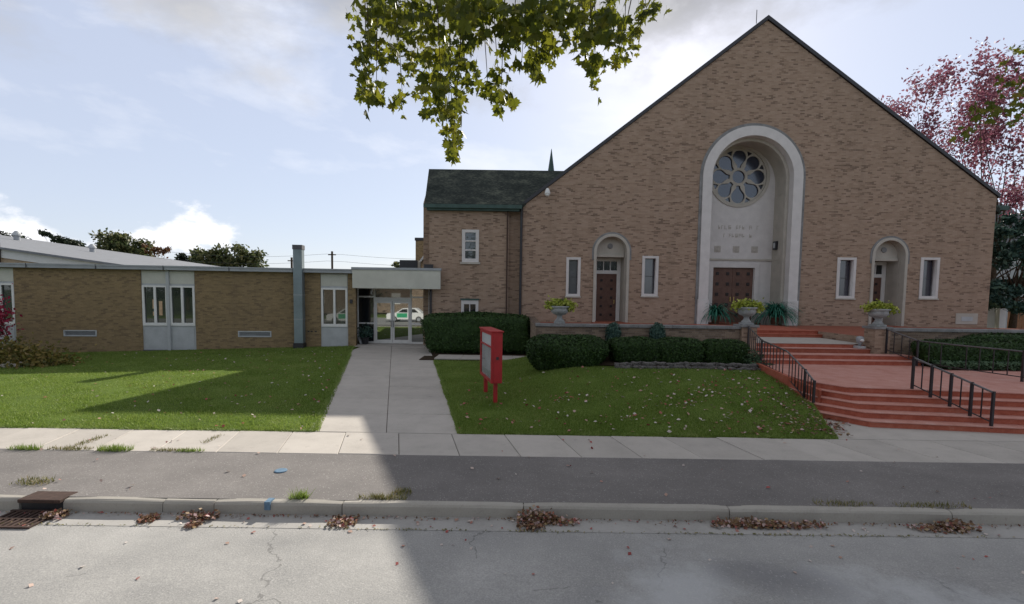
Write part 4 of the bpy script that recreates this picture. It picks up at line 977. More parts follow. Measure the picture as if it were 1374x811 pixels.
# left corner bush, rock and red shrub
def bush(name, label, cat, blobs, n, leaf, mat, droop=0):
    P = np.concatenate([np.array(c)[None] + rng.normal(size=(int(n * k), 3)) * np.array(s) for c, s, k in blobs]); P = P[P[:, 2] > g(-17, 17) - .05]
    V, F = leaf_cloud(P, leaf, droop=droop); return tag(np_mesh(name, V, F, mat), label, cat)
bush('spreading_bush', 'low spreading yellow green bush at the left end of the lawn', 'bush', [((-19.4, 18.6, .2), (.75, .5, .22), .4), ((-18.4, 18.5, .05), (.5, .4, .14), .25), ((-20.4, 18.9, .35), (.7, .5, .25), .35)], 5200, .075, 'yellow_bush')
o = link('rock', proto[1].copy(), None); o.data.materials.clear(); o.data.materials.append(MAT['rock']); o.location = (-19.05, 18.1, .04); o.scale = (.42, .3, .2); tag(o, 'pale rock lying at the foot of the low yellow bush', 'rock')
rs = thing('red_shrub', 'crimson leaved shrub before the window at the left edge', 'shrub', (-22.2, 20.8, -.1))
P = np.array([(-22.75, 20.9, 1.5)]) + rng.normal(size=(900, 3)) * np.array([.28, .3, .55]); V, F = leaf_cloud(P, .075); np_mesh('leaves', V, F, 'red_shrub', rs)
m = MB()
for k in range(7): m.tube([(-22.5, 20.9, -.1), (-22.5 + rnd.uniform(-.3, .3), 20.9 + rnd.uniform(-.2, .2), .8), (-22.6 + rnd.uniform(-.4, .3), 20.9 + rnd.uniform(-.4, .4), 1.7)], [.03, .02, .006], 5)
m.build('stems', 'bark', rs)

def tree(name, label, cat, base, trunk_h, r0_, blobs, n, leaf, mat, limbs=9, group=None, up=0.0, droop=0):
    """blobs = ((cx,cy,cz),(rx,ry,rz)) crown masses; leaves sit in clumps at the limb ends"""
    t_ = thing(name, label, cat, base, group)
    b = Vector(base); m = MB(); top = b + Vector((rnd.uniform(-.2, .2), 0, trunk_h))
    m.tube([b, b.lerp(top, .5) + Vector((.06, 0, 0)), top], [r0_ * 1.25, r0_, r0_ * .75], 9)
    cen = []; ws = []
    vol = sum(s[0] * s[1] * s[2] for _, s in blobs)
    for c, s in blobs:
        k = max(5, int(limbs * 6 * (s[0] * s[1] * s[2] / vol)))
        q = unit(rng.normal(size=(k, 3))) * rng.uniform(.35, 1.0, (k, 1)) ** .5
        ce = np.array(c) + q * np.array(s); cen.append(ce); ws += [min(s) * .34] * k
        for e in ce[:(max(3, k // 4) if len(blobs) < 20 else 1)]:
            e = Vector(e); ln_ = (e - top).length; st_ = top - Vector((0, 0, rnd.uniform(0, trunk_h * .4)))
            m1 = st_.lerp(e, .35) + Vector((rnd.uniform(-.06, .06), rnd.uniform(-.06, .06), rnd.uniform(-.14, .02))) * ln_
            m2 = st_.lerp(e, .7) + Vector((rnd.uniform(-.07, .07), rnd.uniform(-.07, .07), rnd.uniform(-.08, .02))) * ln_
            m.tube([st_, m1, m2, e], [r0_ * .34, r0_ * .2, r0_ * .1, .012], 5)
    m.build('trunk', 'bark', t_)
    cen = np.concatenate(cen); ws = np.array(ws); pk = rng.integers(0, len(cen), n)
    off = rng.normal(size=(n, 3)) * ws[pk][:, None] * np.array([1, 1, .7 + up])
    V, F = leaf_cloud(cen[pk] + off, leaf, droop=droop)
    np_mesh('crown', V, F, mat, t_)
    return t_
GT = 'trees beyond the school wing roof'
def at(px, py, Y):
    """rough world point for a distant thing seen near photo pixel (px, py)"""
    return ((px - 687) / 640 * Y, Y, 3 + ((395 + .014 * (px - 687)) - py) / 640 * Y)
def far_tree(label, mat, Y, x0, x1, ytop, n, leaf=.36, name='broadleaf_tree', masses=4):
    a = at(x0, 352, Y); b = at(x1, ytop, Y); cx = (a[0] + b[0]) / 2; rx = (b[0] - a[0]) / 2; h = b[2]
    bl = []
    for k in range(masses):
        f = (k + .5) / masses * 2 - 1
        bl.append(((cx + f * rx * .7, Y + rnd.uniform(-1.5, 1.5), h - min(2.0, rx * .3) - abs(f) * rx * .22 - rnd.uniform(0, .3)), (rx * .36, rx * .45, min(2.0, rx * .34))))
    bl.append(((cx, Y, h * .6), (rx * .85, rx * .6, h * .22)))
    tree(name, label, 'tree', (cx, Y, -.4), h * .45, .25, bl, n, leaf, mat, 10, GT)
far_tree('dark tree just behind the gymnasium roof at the left edge', 'dark_leaf', 97, -40, 24, 305, 2600)
far_tree('tall round green tree between the gymnasium roof vent and the rusty tree', 'tree_leaf', 99, 112, 205, 313, 6500, masses=5)
far_tree('small rusty brown tree beyond the end of the gymnasium roof', 'rust_leaf', 95, 200, 236, 327, 1800, .3, masses=2)
far_tree('wide bushy green tree nearest the flue', 'tree_leaf', 101, 262, 368, 330, 6500, masses=6)
far_tree('smaller green tree left of the wide bushy one', 'dark_leaf', 104, 238, 285, 336, 2600, masses=3)
Y = 90; A_ = at(66, 312, Y); B_ = at(96, 328, Y)
tree('leaning_tree', 'dark leaning tree with a bare gap above the gymnasium roof', 'tree', (A_[0] + 4.5, Y, -.4), 6.2, .2,
     [((A_[0] + .2, Y, A_[2] - .5), (1.1, .9, .7)), ((A_[0] + 2.2, Y, A_[2] - 1.6), (1.0, .9, .7)), ((B_[0] + .2, Y, B_[2] - .3), (1.9, 1.2, 1.0)), ((B_[0] + 2.2, Y, B_[2] - 1.5), (1.9, 1.2, .9))], 2600, .3, 'dark_leaf', 9, GT)
far_tree('tiny far green tree top showing left of the chimney', 'tree_leaf', 88, 522, 545, 350, 900, masses=2)
# red tree behind the right slope of the roof
bl = []
for k in range(54):
    a = rnd.uniform(0, 2 * PI); rr = rnd.uniform(.05, 1) ** .7; bl.append(((34.5 + 11.5 * rr * math.cos(a), 38 + 5 * rr * math.sin(a), 13.4 + rnd.uniform(-7.0, 8.2) * (1 - .35 * rr)), (1.0, 1.0, 1.5)))
tree('red_maple_tree', 'tall airy crimson tree rising behind the right slope of the church roof', 'tree', (38, 38, -.3), 8, .2, bl, 24000, .135, 'red_leaf', 4, None, .9)
bl = [((29.6 + rnd.uniform(-1.9, 2.6), 28.2 + rnd.uniform(-.9, 1.2), 2.7 + k * .33), (1.25, 1.0, .6)) for k in range(16)]
tree('spruce_tree', 'dense blue green tree beside the right corner of the church', 'tree', (30, 28.6, .8), 3, .16, bl, 15000, .13, 'spruce', 10, None)
# grey house glimpsed behind the spruce and a board fence with a white post
hs = thing('grey_house', 'pale blue grey house behind the blue green tree at the right edge', 'house', (40, 44, 0))
MB().box(37, 50, 44, 54, -.3, 8.2).build('wall', 'grey_panel', hs)
MB().xz([(36.4, 8.2), (50.6, 8.2), (43.5, 12)], 43.6, 54.4).build('roof', 'grey_roof', hs)
MB().box(40, 41.2, 43.9, 43.99, 4.2, 5.8).build('window', 'dark_glass', hs)
fn = thing('board_fence', 'brown board fence with white posts beyond the terrace at the right', 'fence', (30, 30, 1))
for k in range(24):
    x = 31.2 + k * .3; MB().box(x, x + .27, 30.0, 30.04, .9, 2.75 + rnd.uniform(-.02, .02)).build('board', 'fence_wood', fn)
for x in (30.45, 33.0): MB().box(x, x + .42, 29.8, 30.1, .5, 2.85).build('post', 'white_paint', fn)
MB().box(28.9, 30.4, 30.0, 30.1, .9, 2.7).build('panel', 'cream_panel', fn)

# ------------------------------------------------------------------ urns and ferns
def urn(x, y, z, label, s=1.0):
    t_ = thing('stone_urn', label, 'urn', (x, y, z), 'stone urns with lime flowers')
    MB().box(x - .19 * s, x + .19 * s, y - .19 * s, y + .19 * s, z, z + .07).build('plinth', 'urn_stone', t_, bevel=.01)
    MB().lathe((x, y, z + .072), [(.18 * s, 0), (.17 * s, .04), (.11 * s, .10), (.085 * s, .18), (.12 * s, .23), (.25 * s, .28), (.31 * s, .36), (.31 * s, .44), (.29 * s, .47), (.36 * s, .51), (.36 * s, .56), (.30 * s, .56), (.27 * s, .50)], 24).build('bowl', 'urn_stone', t_, smooth=True)
    P = np.concatenate([np.array([x + dx, y + dy, z + dz]) + rng.normal(size=(170, 3)) * np.array([.11, .1, .07]) for dx, dy, dz in ((-.32, 0, .66), (-.18, -.1, .76), (.1, -.05, .72), (.30, 0, .70), (.36, -.05, .60))])
    V, F = leaf_cloud(P, .05, aspect=.8); np_mesh('flowers', V, F, 'lime_leaf', t_)
    m = MB(); k0 = 26
    for k in range(k0):
        a = rnd.uniform(0, 2 * PI); l = rnd.uniform(.2, .42)
        m.tube([(x, y, z + .6), (x + l * .3 * math.cos(a), y + l * .3 * math.sin(a), z + .6 + l * .7), (x + l * .6 * math.cos(a), y + l * .6 * math.sin(a), z + .6 + l * .75)], [.014, .010, .003], 4)
    m.build('spike_leaves', 'ivy', t_)
urn(1.72, 17.28, 1.967, 'stone urn with lime flowers standing alone on the terrace wall left of the side door')
urn(8.5, 17.29, 2.022, 'stone urn with lime flowers on the left step pier before the great door')
urn(13.27, 17.29, 2.022, 'stone urn with lime flowers on the right step pier')
def fern(x, y, z, label, s):
    t_ = thing('potted_fern', label, 'potted plant', (x, y, z), 'potted ferns beside the great door')
    MB().lathe((x, y, z), [(.16, 0), (.22, .3), (.25, .32), (.24, .36), (.2, .34)], 16).build('pot', 'terracotta', t_)
    Vs, Fs = [], []
    for k in range(int(240 * s)):
        a = rnd.uniform(0, 2 * PI); el = rnd.uniform(.5, 1.5); l = rnd.uniform(1.05, 1.6) * s; px, py, pz = x, y, z + .34
        w0 = .04; pts = []
        for i in range(7):
            pts.append((px, py, pz, w0 * (1 - i / 7.5))); st = l / 6
            px += math.cos(a) * math.cos(el) * st; py += math.sin(a) * math.cos(el) * st; pz += math.sin(el) * st; el -= .36
        b0 = len(Vs); sx, sy = -math.sin(a), math.cos(a)
        for (qx, qy, qz, w_) in pts: Vs += [(qx - sx * w_, qy - sy * w_, qz), (qx + sx * w_, qy + sy * w_, qz)]
        Fs += [(b0 + 2 * i, b0 + 2 * i + 1, b0 + 2 * i + 3, b0 + 2 * i + 2) for i in range(6)]
    np_mesh('fronds', np.array(Vs), np.array(Fs), 'teal_leaf', t_)
fern(10.55, 24.7, ZF + .01, 'potted teal green fern left of the great door', .95)
fern(13.55, 24.6, ZF + .01, 'larger potted teal green fern right of the great door', 1.15)
pl = thing('entrance_planter', 'dark leafy pot plant standing left of the glazed entrance doors', 'potted plant', (-7.75, 25.1, .26))
MB().lathe((-7.75, 25.1, .26), [(.15, 0), (.2, .32), (.22, .36), (.18, .36)], 14).build('pot', 'dark_metal', pl)
P = np.array([(-7.75, 25.1, .85)]) + rng.normal(size=(420, 3)) * np.array([.17, .15, .17]); V, F = leaf_cloud(P, .06); np_mesh('leaves', V, F, 'spruce', pl)
sb = thing('sandwich_board', 'small grey folding board leaning beside the entrance pot plant', 'board', (-8.15, 25.0, .26))
MB().xform if False else None
m = MB(); m.v += [(-8.22, 24.95, 1.0), (-8.12, 25.25, 1.0), (-7.86, 25.25, .27), (-7.96, 24.95, .27)]; m.v += [(x + .03, y, z + .01) for x, y, z in m.v[:4]]
m.f += [(0, 1, 2, 3), (7, 6, 5, 4), (0, 3, 7, 4), (1, 5, 6, 2), (0, 4, 5, 1), (3, 2, 6, 7)]; m.build('front_panel', 'grey_panel', sb)
m = MB(); m.v += [(-8.22, 24.95, 1.0), (-8.12, 25.25, 1.0), (-8.22, 25.25, .27), (-8.29, 24.95, .27)]; m.v += [(x - .02, y, z) for x, y, z in m.v[:4]]
m.f += [(0, 1, 2, 3), (7, 6, 5, 4), (0, 3, 7, 4), (1, 5, 6, 2), (0, 4, 5, 1), (3, 2, 6, 7)]; m.build('back_panel', 'grey_panel', sb)
# flood lamp at the right pier
fp = thing('ground_floodlight', 'small grey floodlight on the step beside the right pier', 'lamp', (12.72, 17.35, 1.2))
MB().box(12.58, 12.86, 17.24, 17.5, 1.203, 1.29).build('base', 'grey_panel', fp, bevel=.01)
MB().lathe((12.72, 17.37, 1.29), [(.05, 0), (.05, .08), (.11, .14), (.13, .28), (.10, .34), (.03, .36)], 16).build('housing', 'fascia_metal', fp, smooth=True)
MB().lathe((12.72, 17.26, 1.51), [(.06, -.05), (.07, 0), (.04, .04)], 14).build('lens', 'white_paint', fp, smooth=True)

# ------------------------------------------------------------------ red sign
sg = thing('church_sign', 'red framed glazed notice board on two red posts on the right lawn', 'sign', (-.6, 13.3, .2))
A = Vector((-.40, 12.62, 0)); B = Vector((-.78, 14.1, 0)); ax = (B - A).normalized(); nx = Vector((-ax.y, ax.x, 0))
def SG(m): return m.xform(lambda x, y, z: A + ax * x + nx * y + Vector((0, 0, z)))
LN = (B - A).length
for x in (.1, LN - .1): SG(MB().box(x - .05, x + .05, -.05, .05, .05, .62)).build('post', 'red_paint', sg)
case = SG(MB().box(-.05, LN + .05, -.15, .10, .62, 1.98)).build('case', 'red_paint', sg, bevel=.012)
SG(MB().box(-.056, -.051, -.05, .02, 1.25, 1.33)).build('lock', 'dark_metal', sg)
SG(MB().box(-.08, LN + .08, -.18, .18, 1.982, 2.02)).build('cap', 'red_paint', sg, bevel=.01)
for (x0, x1, z0, z1) in ((-.05, .04, .62, 1.98), (LN - .04, LN + .05, .62, 1.98), (.041, LN - .041, .62, .70), (.041, LN - .041, 1.90, 1.98), (.041, LN - .041, 1.56, 1.60)):
    SG(MB().box(x0, x1, .101, .15, z0, z1)).build('frame', 'red_paint', sg)
SG(MB().box(.042, LN - .042, .102, .112, 1.60, 1.90)).build('header_board', 'grey_panel', sg)
SG(MB().box(.042, LN - .042, .102, .112, .70, 1.56)).build('letter_board', 'board_face', sg)
SG(MB().box(.045, LN - .045, .125, .131, .70, 1.56)).build('pane', 'clear_glass', sg)

# ------------------------------------------------------------------ street bits
dr = thing('storm_drain', 'rusty iron storm drain with open grate and kerb hood', 'drain', (-6.65, 6.4, -.1))
MB().box(-6.96, -6.36, 6.56, 6.86, -.045, .008).build('hood', 'rust', dr, bevel=.012)
MB().box(-6.96, -6.36, 6.62, 6.72, -.3, -.046).build('throat', 'dark_metal', dr)
MB().box(-7.02, -6.32, 6.08, 6.56, -.25, gz + .006).build('pit', 'rubber', dr)
for k in range(9):
    x = -7.0 + k * .082; MB().box(x, x + .035, 6.1, 6.55, gz + .007, gz + .025).build('bar', 'rust', dr)
for y in (6.07, 6.3, 6.54): MB().box(-7.04, -6.30, y, y + .03, gz + .0075, gz + .028).build('cross_bar', 'rust', dr)
o = MB().lathe((-3.82, 7.78, .004), [(.10, 0), (.10, .012), (.085, .018), (.01, .018)], 20).build('valve_cover', 'blue_mark'); tag(o, 'small blue round valve cover set in the tarmac strip', 'valve cover')
o = MB().box(-3.47, -3.39, 6.568, 6.71, -.10, .018).build('kerb_paint_mark', 'blue_mark'); setting(o)

def weeds(name, label, spots, n, h, mat='dry_weed'):
    P = []
    for (x, y, sx, sy) in spots: q = np.clip(rng.normal(0, 1, (n, 2)), -1.7, 1.7); P.append(np.stack([x + q[:, 0] * sx, y + q[:, 1] * sy], 1))
    P = np.concatenate(P); k = len(P); a = rng.uniform(0, 2 * PI, k); hh = rng.uniform(.4, 1.2, k) * h; l = rng.uniform(.2, 1, k) * hh; wd = .006
    Z = np.zeros(k) + .0
    V = np.stack([np.stack([P[:, 0] + wd * np.cos(a), P[:, 1] + wd * np.sin(a), Z], 1), np.stack([P[:, 0] - wd * np.cos(a), P[:, 1] - wd * np.sin(a), Z], 1), np.stack([P[:, 0] + l * np.sin(a * 3), P[:, 1] + l * np.cos(a * 5), Z + hh], 1)], 1).reshape(-1, 3)
    return tag(np_mesh(name, V, np.arange(3 * k).reshape(k, 3), mat), label, 'weeds')
GW = 'weed tufts along the pavements'
W_ = [(-9.0, 8.68, .16, .03, 260, .10, 'grass_blade', 'flat weed tuft on the sidewalk edge at the left end'),
      (-8.2, 8.72, .22, .04, 240, .07, 'dry_weed', 'brown dry weed tuft between the two green ones on the sidewalk edge'),
      (-7.35, 8.70, .17, .05, 420, .11, 'grass_blade', 'biggest green weed tuft on the sidewalk edge'),
      (-6.35, 8.72, .20, .035, 200, .06, 'dry_weed', 'thin straw coloured weed tuft right of the biggest green tuft'),
      (-5.95, 8.70, .14, .03, 200, .07, 'grass_blade', 'low weed tuft on the sidewalk edge nearest the path'),
      (-8.25, 9.2, .06, .22, 200, .06, 'dry_weed', 'line of weeds growing in a left sidewalk joint'),
      (-6.0, 9.45, .05, .16, 120, .05, 'dry_weed', 'small weeds in the sidewalk joint before the left lawn'),
      (-7.35, 7.2, .16, .08, 220, .07, 'dry_weed', 'straw coloured weeds on the tarmac strip above the storm drain'),
      (-3.05, 6.76, .07, .04, 160, .13, 'grass_blade', 'green weed sprouting from the kerb right of the blue paint mark'),
      (-1.85, 6.78, .20, .04, 260, .08, 'dry_weed', 'yellowed weeds behind the kerb where the shadow edge crosses'),
      (-1.62, 7.0, .08, .07, 140, .07, 'dry_weed', 'small weeds in a tarmac crack at the shadow edge'),
      (4.9, 6.80, .25, .05, 200, .06, 'dry_weed', 'dry weeds behind the kerb at the right'),
      (6.15, 6.78, .3, .05, 200, .06, 'dry_weed', 'dry weeds behind the kerb by the last leaf pile at the right edge')]
for (x, y, sx, sy, n, h, mt, lb) in W_:
    o = weeds('weed_tuft', lb, [(x, y, sx, sy)], n, h, mt); o['group'] = GW
# leaf piles in the gutter
def pile(label, blobs, n, leaf=.026, mat='litter'):
    n = int(n * 1.7); cl_ = lambda v: np.clip(v, -1.8, 1.8)
    P = np.concatenate([np.stack([x + sx * cl_(rng.normal(0, 1, int(n * k))), y + sy * cl_(rng.normal(0, 1, int(n * k))), gz + .012 + np.abs(rng.normal(0, hz, int(n * k)))], 1) for x, y, sx, sy, hz, k in blobs])
    P[:, 1] = np.minimum(P[:, 1], 6.57)
    V, F = leaf_cloud(P, leaf, nrm=np.tile([[0, -.2, 1.]], (len(P), 1)), jit=.55, aspect=.75)
    o = tag(np_mesh('leaf_pile', V, F, mat), label, 'leaf pile', 'piles of fallen leaves in the gutter'); return o
pile('little leaf pile in the gutter against the right end of the storm drain', [(-6.3, 6.42, .09, .06, .03, 1)], 110)
pile('leaf pile in the gutter left of the kerb joint before the blue mark', [(-4.98, 6.37, .07, .06, .02, 1)], 90)
pile('yellow leaf pile in the gutter just left of the blue kerb mark', [(-4.32, 6.44, .14, .05, .03, .7), (-4.25, 6.25, .05, .06, .01, .3)], 220)
pile('reddish leaf pile in the gutter left of the shadow edge', [(-2.28, 6.36, .10, .08, .02, 1)], 110)
pile('tallest leaf pile heaped on the gutter in front of the red sign', [(.38, 6.48, .14, .04, .07, .45), (.30, 6.32, .10, .07, .03, .25), (.65, 6.45, .17, .05, .03, .3)], 420)
pile('longest leaf pile lying in the gutter below the right lawn', [(3.6, 6.43, .42, .05, .025, .7), (3.3, 6.46, .2, .04, .04, .3)], 480)
pile('last leaf pile in the gutter at the right edge', [(6.2, 6.42, .14, .07, .045, .6), (5.9, 6.4, .2, .06, .02, .4)], 260)
n = 900; X = rng.uniform(-8, 9, n); dens = .5 + .5 * np.sin(X * 1.9 + 2 * np.sin(X * .7)); ok = rng.uniform(0, 1, n) < .15 + .85 * dens; X = X[ok]
P = np.stack([X, 6.20 + rng.normal(0, .018, len(X)), np.full(len(X), gz + .012)], 1); V, F = leaf_cloud(P, .016, nrm=np.tile([[0, 0, 1.]], (len(P), 1)), jit=.4); stuff(np_mesh('gutter_debris', V, F, 'dry_weed'))
n = 700; X = rng.uniform(-8, 9, n); P = np.stack([X, 6.56 - np.abs(rng.normal(0, .05, n)), np.full(n, gz + .012)], 1); V, F = leaf_cloud(P, .018, nrm=np.tile([[0, 0, 1.]], (n, 1)), jit=.5); stuff(np_mesh('gutter_debris', V, F, 'litter'))
# scattered leaves: lawn, pavement, road
def scatter(name, X, Y, Z, leaf, mat):
    P = np.stack([X, Y, Z], 1); V, F = leaf_cloud(P, leaf, nrm=np.tile([[0, 0, 1.]], (len(P), 1)), jit=.35, aspect=.75)
    stuff(np_mesh(name, V, F, mat))
n = 560; X = rng.uniform(-1.5, 8, n); Yy = 10.1 + 5.2 * rng.uniform(0, 1, n)
keep = (X < np.where(Yy < 12.2, 7.0 + (Yy - 10.06) * .37, 7.85)) & (X > -1.1 - (Yy - 10.05) * .2) & (rng.uniform(0, 1, n) < .25 + .75 * (X + 1.5) / 9.5); X, Yy = X[keep], Yy[keep]
scatter('fallen_leaves', X, Yy, np.array([g(a, b) for a, b in zip(X, Yy)]) + .05, .045, 'litter_pale')
n = 420; X = 7.9 - np.abs(rng.normal(0, 1.5, n)); Yy = 10.2 + np.abs(rng.normal(0, 1.5, n)); k_ = (X < np.where(Yy < 12.2, 7.0 + (Yy - 10.06) * .37, 7.85)) & (Yy < 15); X, Yy = X[k_], Yy[k_]
scatter('fallen_leaves', X, Yy, np.array([g(a, b) for a, b in zip(X, Yy)]) + .05, .036, 'litter')
for cx_, cy_ in ((1.3, 12.4), (4.2, 12.0), (5.6, 13.2), (2.6, 11.0)):
    q = rng.normal(0, .22, (26, 2)); X = cx_ + q[:, 0] * 1.5; Yy = cy_ + q[:, 1]; scatter('fallen_leaves', X, Yy, np.array([g(a, b) for a, b in zip(X, Yy)]) + .05, .036, 'litter_pale')
n = 300; Yy = 10.1 + 12 * rng.uniform(0, 1, n); X = -4.4 - (Yy - 10.06) * .272 - rng.exponential(5, n)
scatter('fallen_leaves', X, Yy, np.array([g(a, b) for a, b in zip(X, Yy)]) + .05, .038, 'litter_pale')
n = 160; X = rng.uniform(6.9, 8.1, n) + .0; Yy = 10.2 + (X - 6.9) * 1.6 + rng.uniform(-.25, .25, n); X = X + rng.uniform(0, .4, n)
scatter('fallen_leaves', X, Yy, np.full(n, .03) + np.where(X < 7.6, .03, .0), .04, 'litter')
n = 60; scatter('fallen_leaves', rng.uniform(-9, 9, n), rng.uniform(6.8, 10, n), np.full(n, .022), .032, 'litter_pale')
n = 46; X = rng.uniform(-7, 8, n); Yy = 6.15 - np.abs(rng.normal(0, 1.0, n)) * .9; scatter('fallen_leaves', X, Yy, np.array([-.13 - .012 * max(0, y - 3) + .010 for y in Yy]), .030, 'litter_pale')
n = 60; X = rng.uniform(-7, 8, n); scatter('fallen_leaves', X, rng.uniform(6.25, 6.55, n), np.full(n, gz + .014), .028, 'litter_pale')

# utility poles and wires
for (px, pt, lb) in ((446, 338, 'thin utility pole rising behind the flat wing roof right of the flue'), (392, 346, 'short utility pole top left of the steel flue')):
    Y = 62; p = at(px, pt, Y)
    t_ = thing('utility_pole', lb, 'utility pole', (p[0], Y, 0), 'utility poles beyond the wing')
    MB().tube([(p[0], Y, -.4), (p[0], Y, p[2])], .13, 8).build('pole', 'bark', t_)
    MB().box(p[0] - .5, p[0] + .5, Y - .06, Y + .06, p[2] - .5, p[2] - .38).build('cross_arm', 'bark', t_)
p = at(446, 340, 62)
for k, dz in ((0, 0), (1, -.9)):
    pts = []
    for i in range(25):
        x = -46 + i * 2.2; s_ = ((x - p[0]) / 22); pts.append((x, 62, p[2] - .1 + dz - .55 * math.sin(min(1, abs(s_)) * PI)))
    o = MB().tube(pts, .018, 4).build('overhead_wire', 'dark_metal'); tag(o, 'thin overhead wire strung above the wing roof, ' + ('upper one' if k == 0 else 'lower one'), 'wire', 'overhead wires')

# ------------------------------------------------------------------ overhanging maple
mt_ = thing('maple_tree', 'street maple whose yellow green leafy branch hangs over the road at the top', 'tree', (2.6, -6.2, -.1))
m = MB()
m.tube([(2.6, -9.2, -.1), (2.5, -9.1, 3), (2.3, -8.8, 5.6)], [.42, .34, .3], 12)
limb = [(2.3, -8.8, 5.6), (1.6, -4, 8.2), (.8, .8, 8.2), (.2, 3.2, 6.9), (-.4, 4.2, 6.0)]
m.tube(limb, [.26, .18, .11, .06, .02], 9)
m.tube([(1.6, -4, 8.2), (4.6, 1, 9.6), (7.2, 5.4, 7.6), (7.9, 6.6, 6.6)], [.14, .1, .05, .015], 8)
m.build('trunk', 'bark', mt_)
def leaf_shape(sd):
    r = random.Random(sd)
    half = [(0, 1.0), (.09, .70), (.23, .74), (.17, .42), (.45, .60), (.50, .50), (.82, .46), (.60, .26), (.70, .12), (.36, .02), (.46, -.20), (.13, -.14)]
    half = [(x * r.uniform(.85, 1.05) * .86, y + r.uniform(-.03, .03)) for x, y in half]
    pts = [(-x, y) for x, y in half[:0:-1]] + half
    pts = pts[::1]
    n = len(pts)
    V = [(0, -.05, 0)] + [(x, y, (.35 + .12 * (sd % 3)) * abs(x) - (.16 + .1 * (sd % 2)) * y * y) for x, y in pts] + [(-.012, -.1, 0), (.012, -.1, 0), (.03, -.75, -.14), (.01, -.75, -.14)]
    F = [(0, 1 + i, 1 + i + 1) for i in range(n - 1)]; F.append((n + 1, n + 2, n + 3, n + 4))
    return V, F
LS = []
for k in range(4):
    V, F = leaf_shape(k); me = bpy.data.meshes.new('leaf'); me.from_pydata(V, [], F); me.materials.append(MAT['maple_leaf']); LS.append((me, V, F))
# hanging sprays: (photo px, photo py, spread px x, spread px y, leaves)
SPR = [(500, 18, 18, 18, 24), (495, 62, 16, 22, 24), (492, 108, 13, 16, 16), (505, 128, 14, 12, 10), (535, 70, 20, 26, 26), (540, 130, 9, 13, 10), (555, 20, 32, 22, 40),
       (585, 70, 24, 26, 40), (592, 115, 20, 20, 30), (602, 150, 14, 18, 22), (607, 180, 8, 14, 12), (607, 199, 5, 8, 5), (572, 150, 3, 6, 2), (625, 40, 28, 26, 36), (640, 10, 60, 14, 50), (625, 90, 14, 12, 9), (668, 96, 7, 12, 5), (655, 118, 18, 9, 14), (672, 130, 12, 10, 9), (688, 136, 4, 6, 3),
       (690, 40, 26, 20, 34), (730, 30, 26, 28, 36), (722, 75, 14, 18, 16), (718, 100, 5, 10, 5), (765, 18, 26, 20, 30), (790, 55, 16, 20, 16), (797, 88, 7, 12, 7), (800, 112, 3, 14, 3), (815, 20, 18, 22, 24), (838, 45, 14, 18, 14), (832, 72, 7, 9, 5), (868, 12, 14, 10, 9), (856, 36, 6, 12, 4), (700, 82, 20, 10, 5),
       (1366, 62, 8, 10, 5), (1352, 100, 12, 18, 9), (1325, 150, 18, 14, 13), (1300, 175, 12, 8, 7), (1362, 150, 12, 16, 8), (1372, 118, 8, 20, 8)]
ctr = Matrix((rt, up, -fw)).transposed()
def unproj(px, py, Y):
    d = fw + rt * ((px - 687) / 640) - up * ((py - 436) / 640)
    return Vector((0, 0, 3)) + d * (Y / d.y)
leaves = []; tw = MB()
for (px, py, sx, sy, n) in SPR:
    Y0 = rnd.uniform(3.5, 4.4) if px < 1000 else rnd.uniform(6.3, 6.8)
    c0 = unproj(px, py, Y0); topp = Vector((c0.x + rnd.uniform(-.15, .15), Y0 - rnd.uniform(0, .3), 6.2)) if px < 1000 else Vector((8.0, Y0, c0.z + .35))
    if n >= 5 and c0.z < topp.z:
        md = c0.lerp(topp, .5) + Vector((rnd.uniform(-.08, .08), 0, .05)); tw.tube([topp, md, c0], [.009, .006, .002], 5)
    for i in range(int(n * ((2.7 if py < 60 else 2.1) if px < 1000 else 2.4))):
        p = unproj(px + rnd.gauss(0, sx * .75), py + rnd.gauss(0, sy * .75), Y0 + rnd.gauss(0, .22)); leaves.append((p, rnd.uniform(.044, .095)))
for x, y, z in ((-.9, 3.9, 6.2), (.9, 4.1, 6.2), (.2, 3.9, 6.25)): tw.tube([(.2, 3.2, 6.9), (x * .6, y, z + .3), (x, y, z)], [.03, .02, .01], 6)
stuff(tw.build('twigs', 'bark', mt_))
rnd.shuffle(leaves)
mass_V, mass_F = [], []
for i, (p, s_) in enumerate(leaves):
    # leaf plane hangs: tip down, face turned at random about the vertical
    rot = Matrix.Rotation(rnd.uniform(0, 2 * PI), 3, 'Z') @ Matrix.Rotation(R(rnd.gauss(-100, 28)), 3, 'X') @ Matrix.Rotation(rnd.gauss(0, .5), 3, 'Y')
    k = rnd.randrange(4)
    if i < 300:
        o = bpy.data.objects.new('leaf', LS[k][0]); C.objects.link(o); o.parent = mt_; o.matrix_parent_inverse = wm(mt_).inverted()
        o.matrix_basis = Matrix.LocRotScale(p, rot.to_quaternion(), Vector((s_, s_, s_)))
    else:
        b0 = len(mass_V); mass_V += [tuple(p + rot @ (Vector(v) * s_)) for v in LS[k][1]]; mass_F += [tuple(b0 + q for q in f) for f in LS[k][2]]
me = bpy.data.meshes.new('foliage'); me.from_pydata(mass_V, [], mass_F); stuff(link('foliage', me, 'maple_leaf_mass', mt_))
# crown of the maple above and behind the road
n = 14000; q = unit(rng.normal(size=(170, 3))) * rng.uniform(.4, 1, (170, 1)) ** .4 * np.array([6.5, 4.2, 3.6]) + np.array([2.2, -9.0, 8.6])
pk = rng.integers(0, 170, n); V, F = leaf_cloud(q[pk] + rng.normal(size=(n, 3)) * .75, .13); stuff(np_mesh('crown', V, F, 'maple_leaf_mass', mt_))

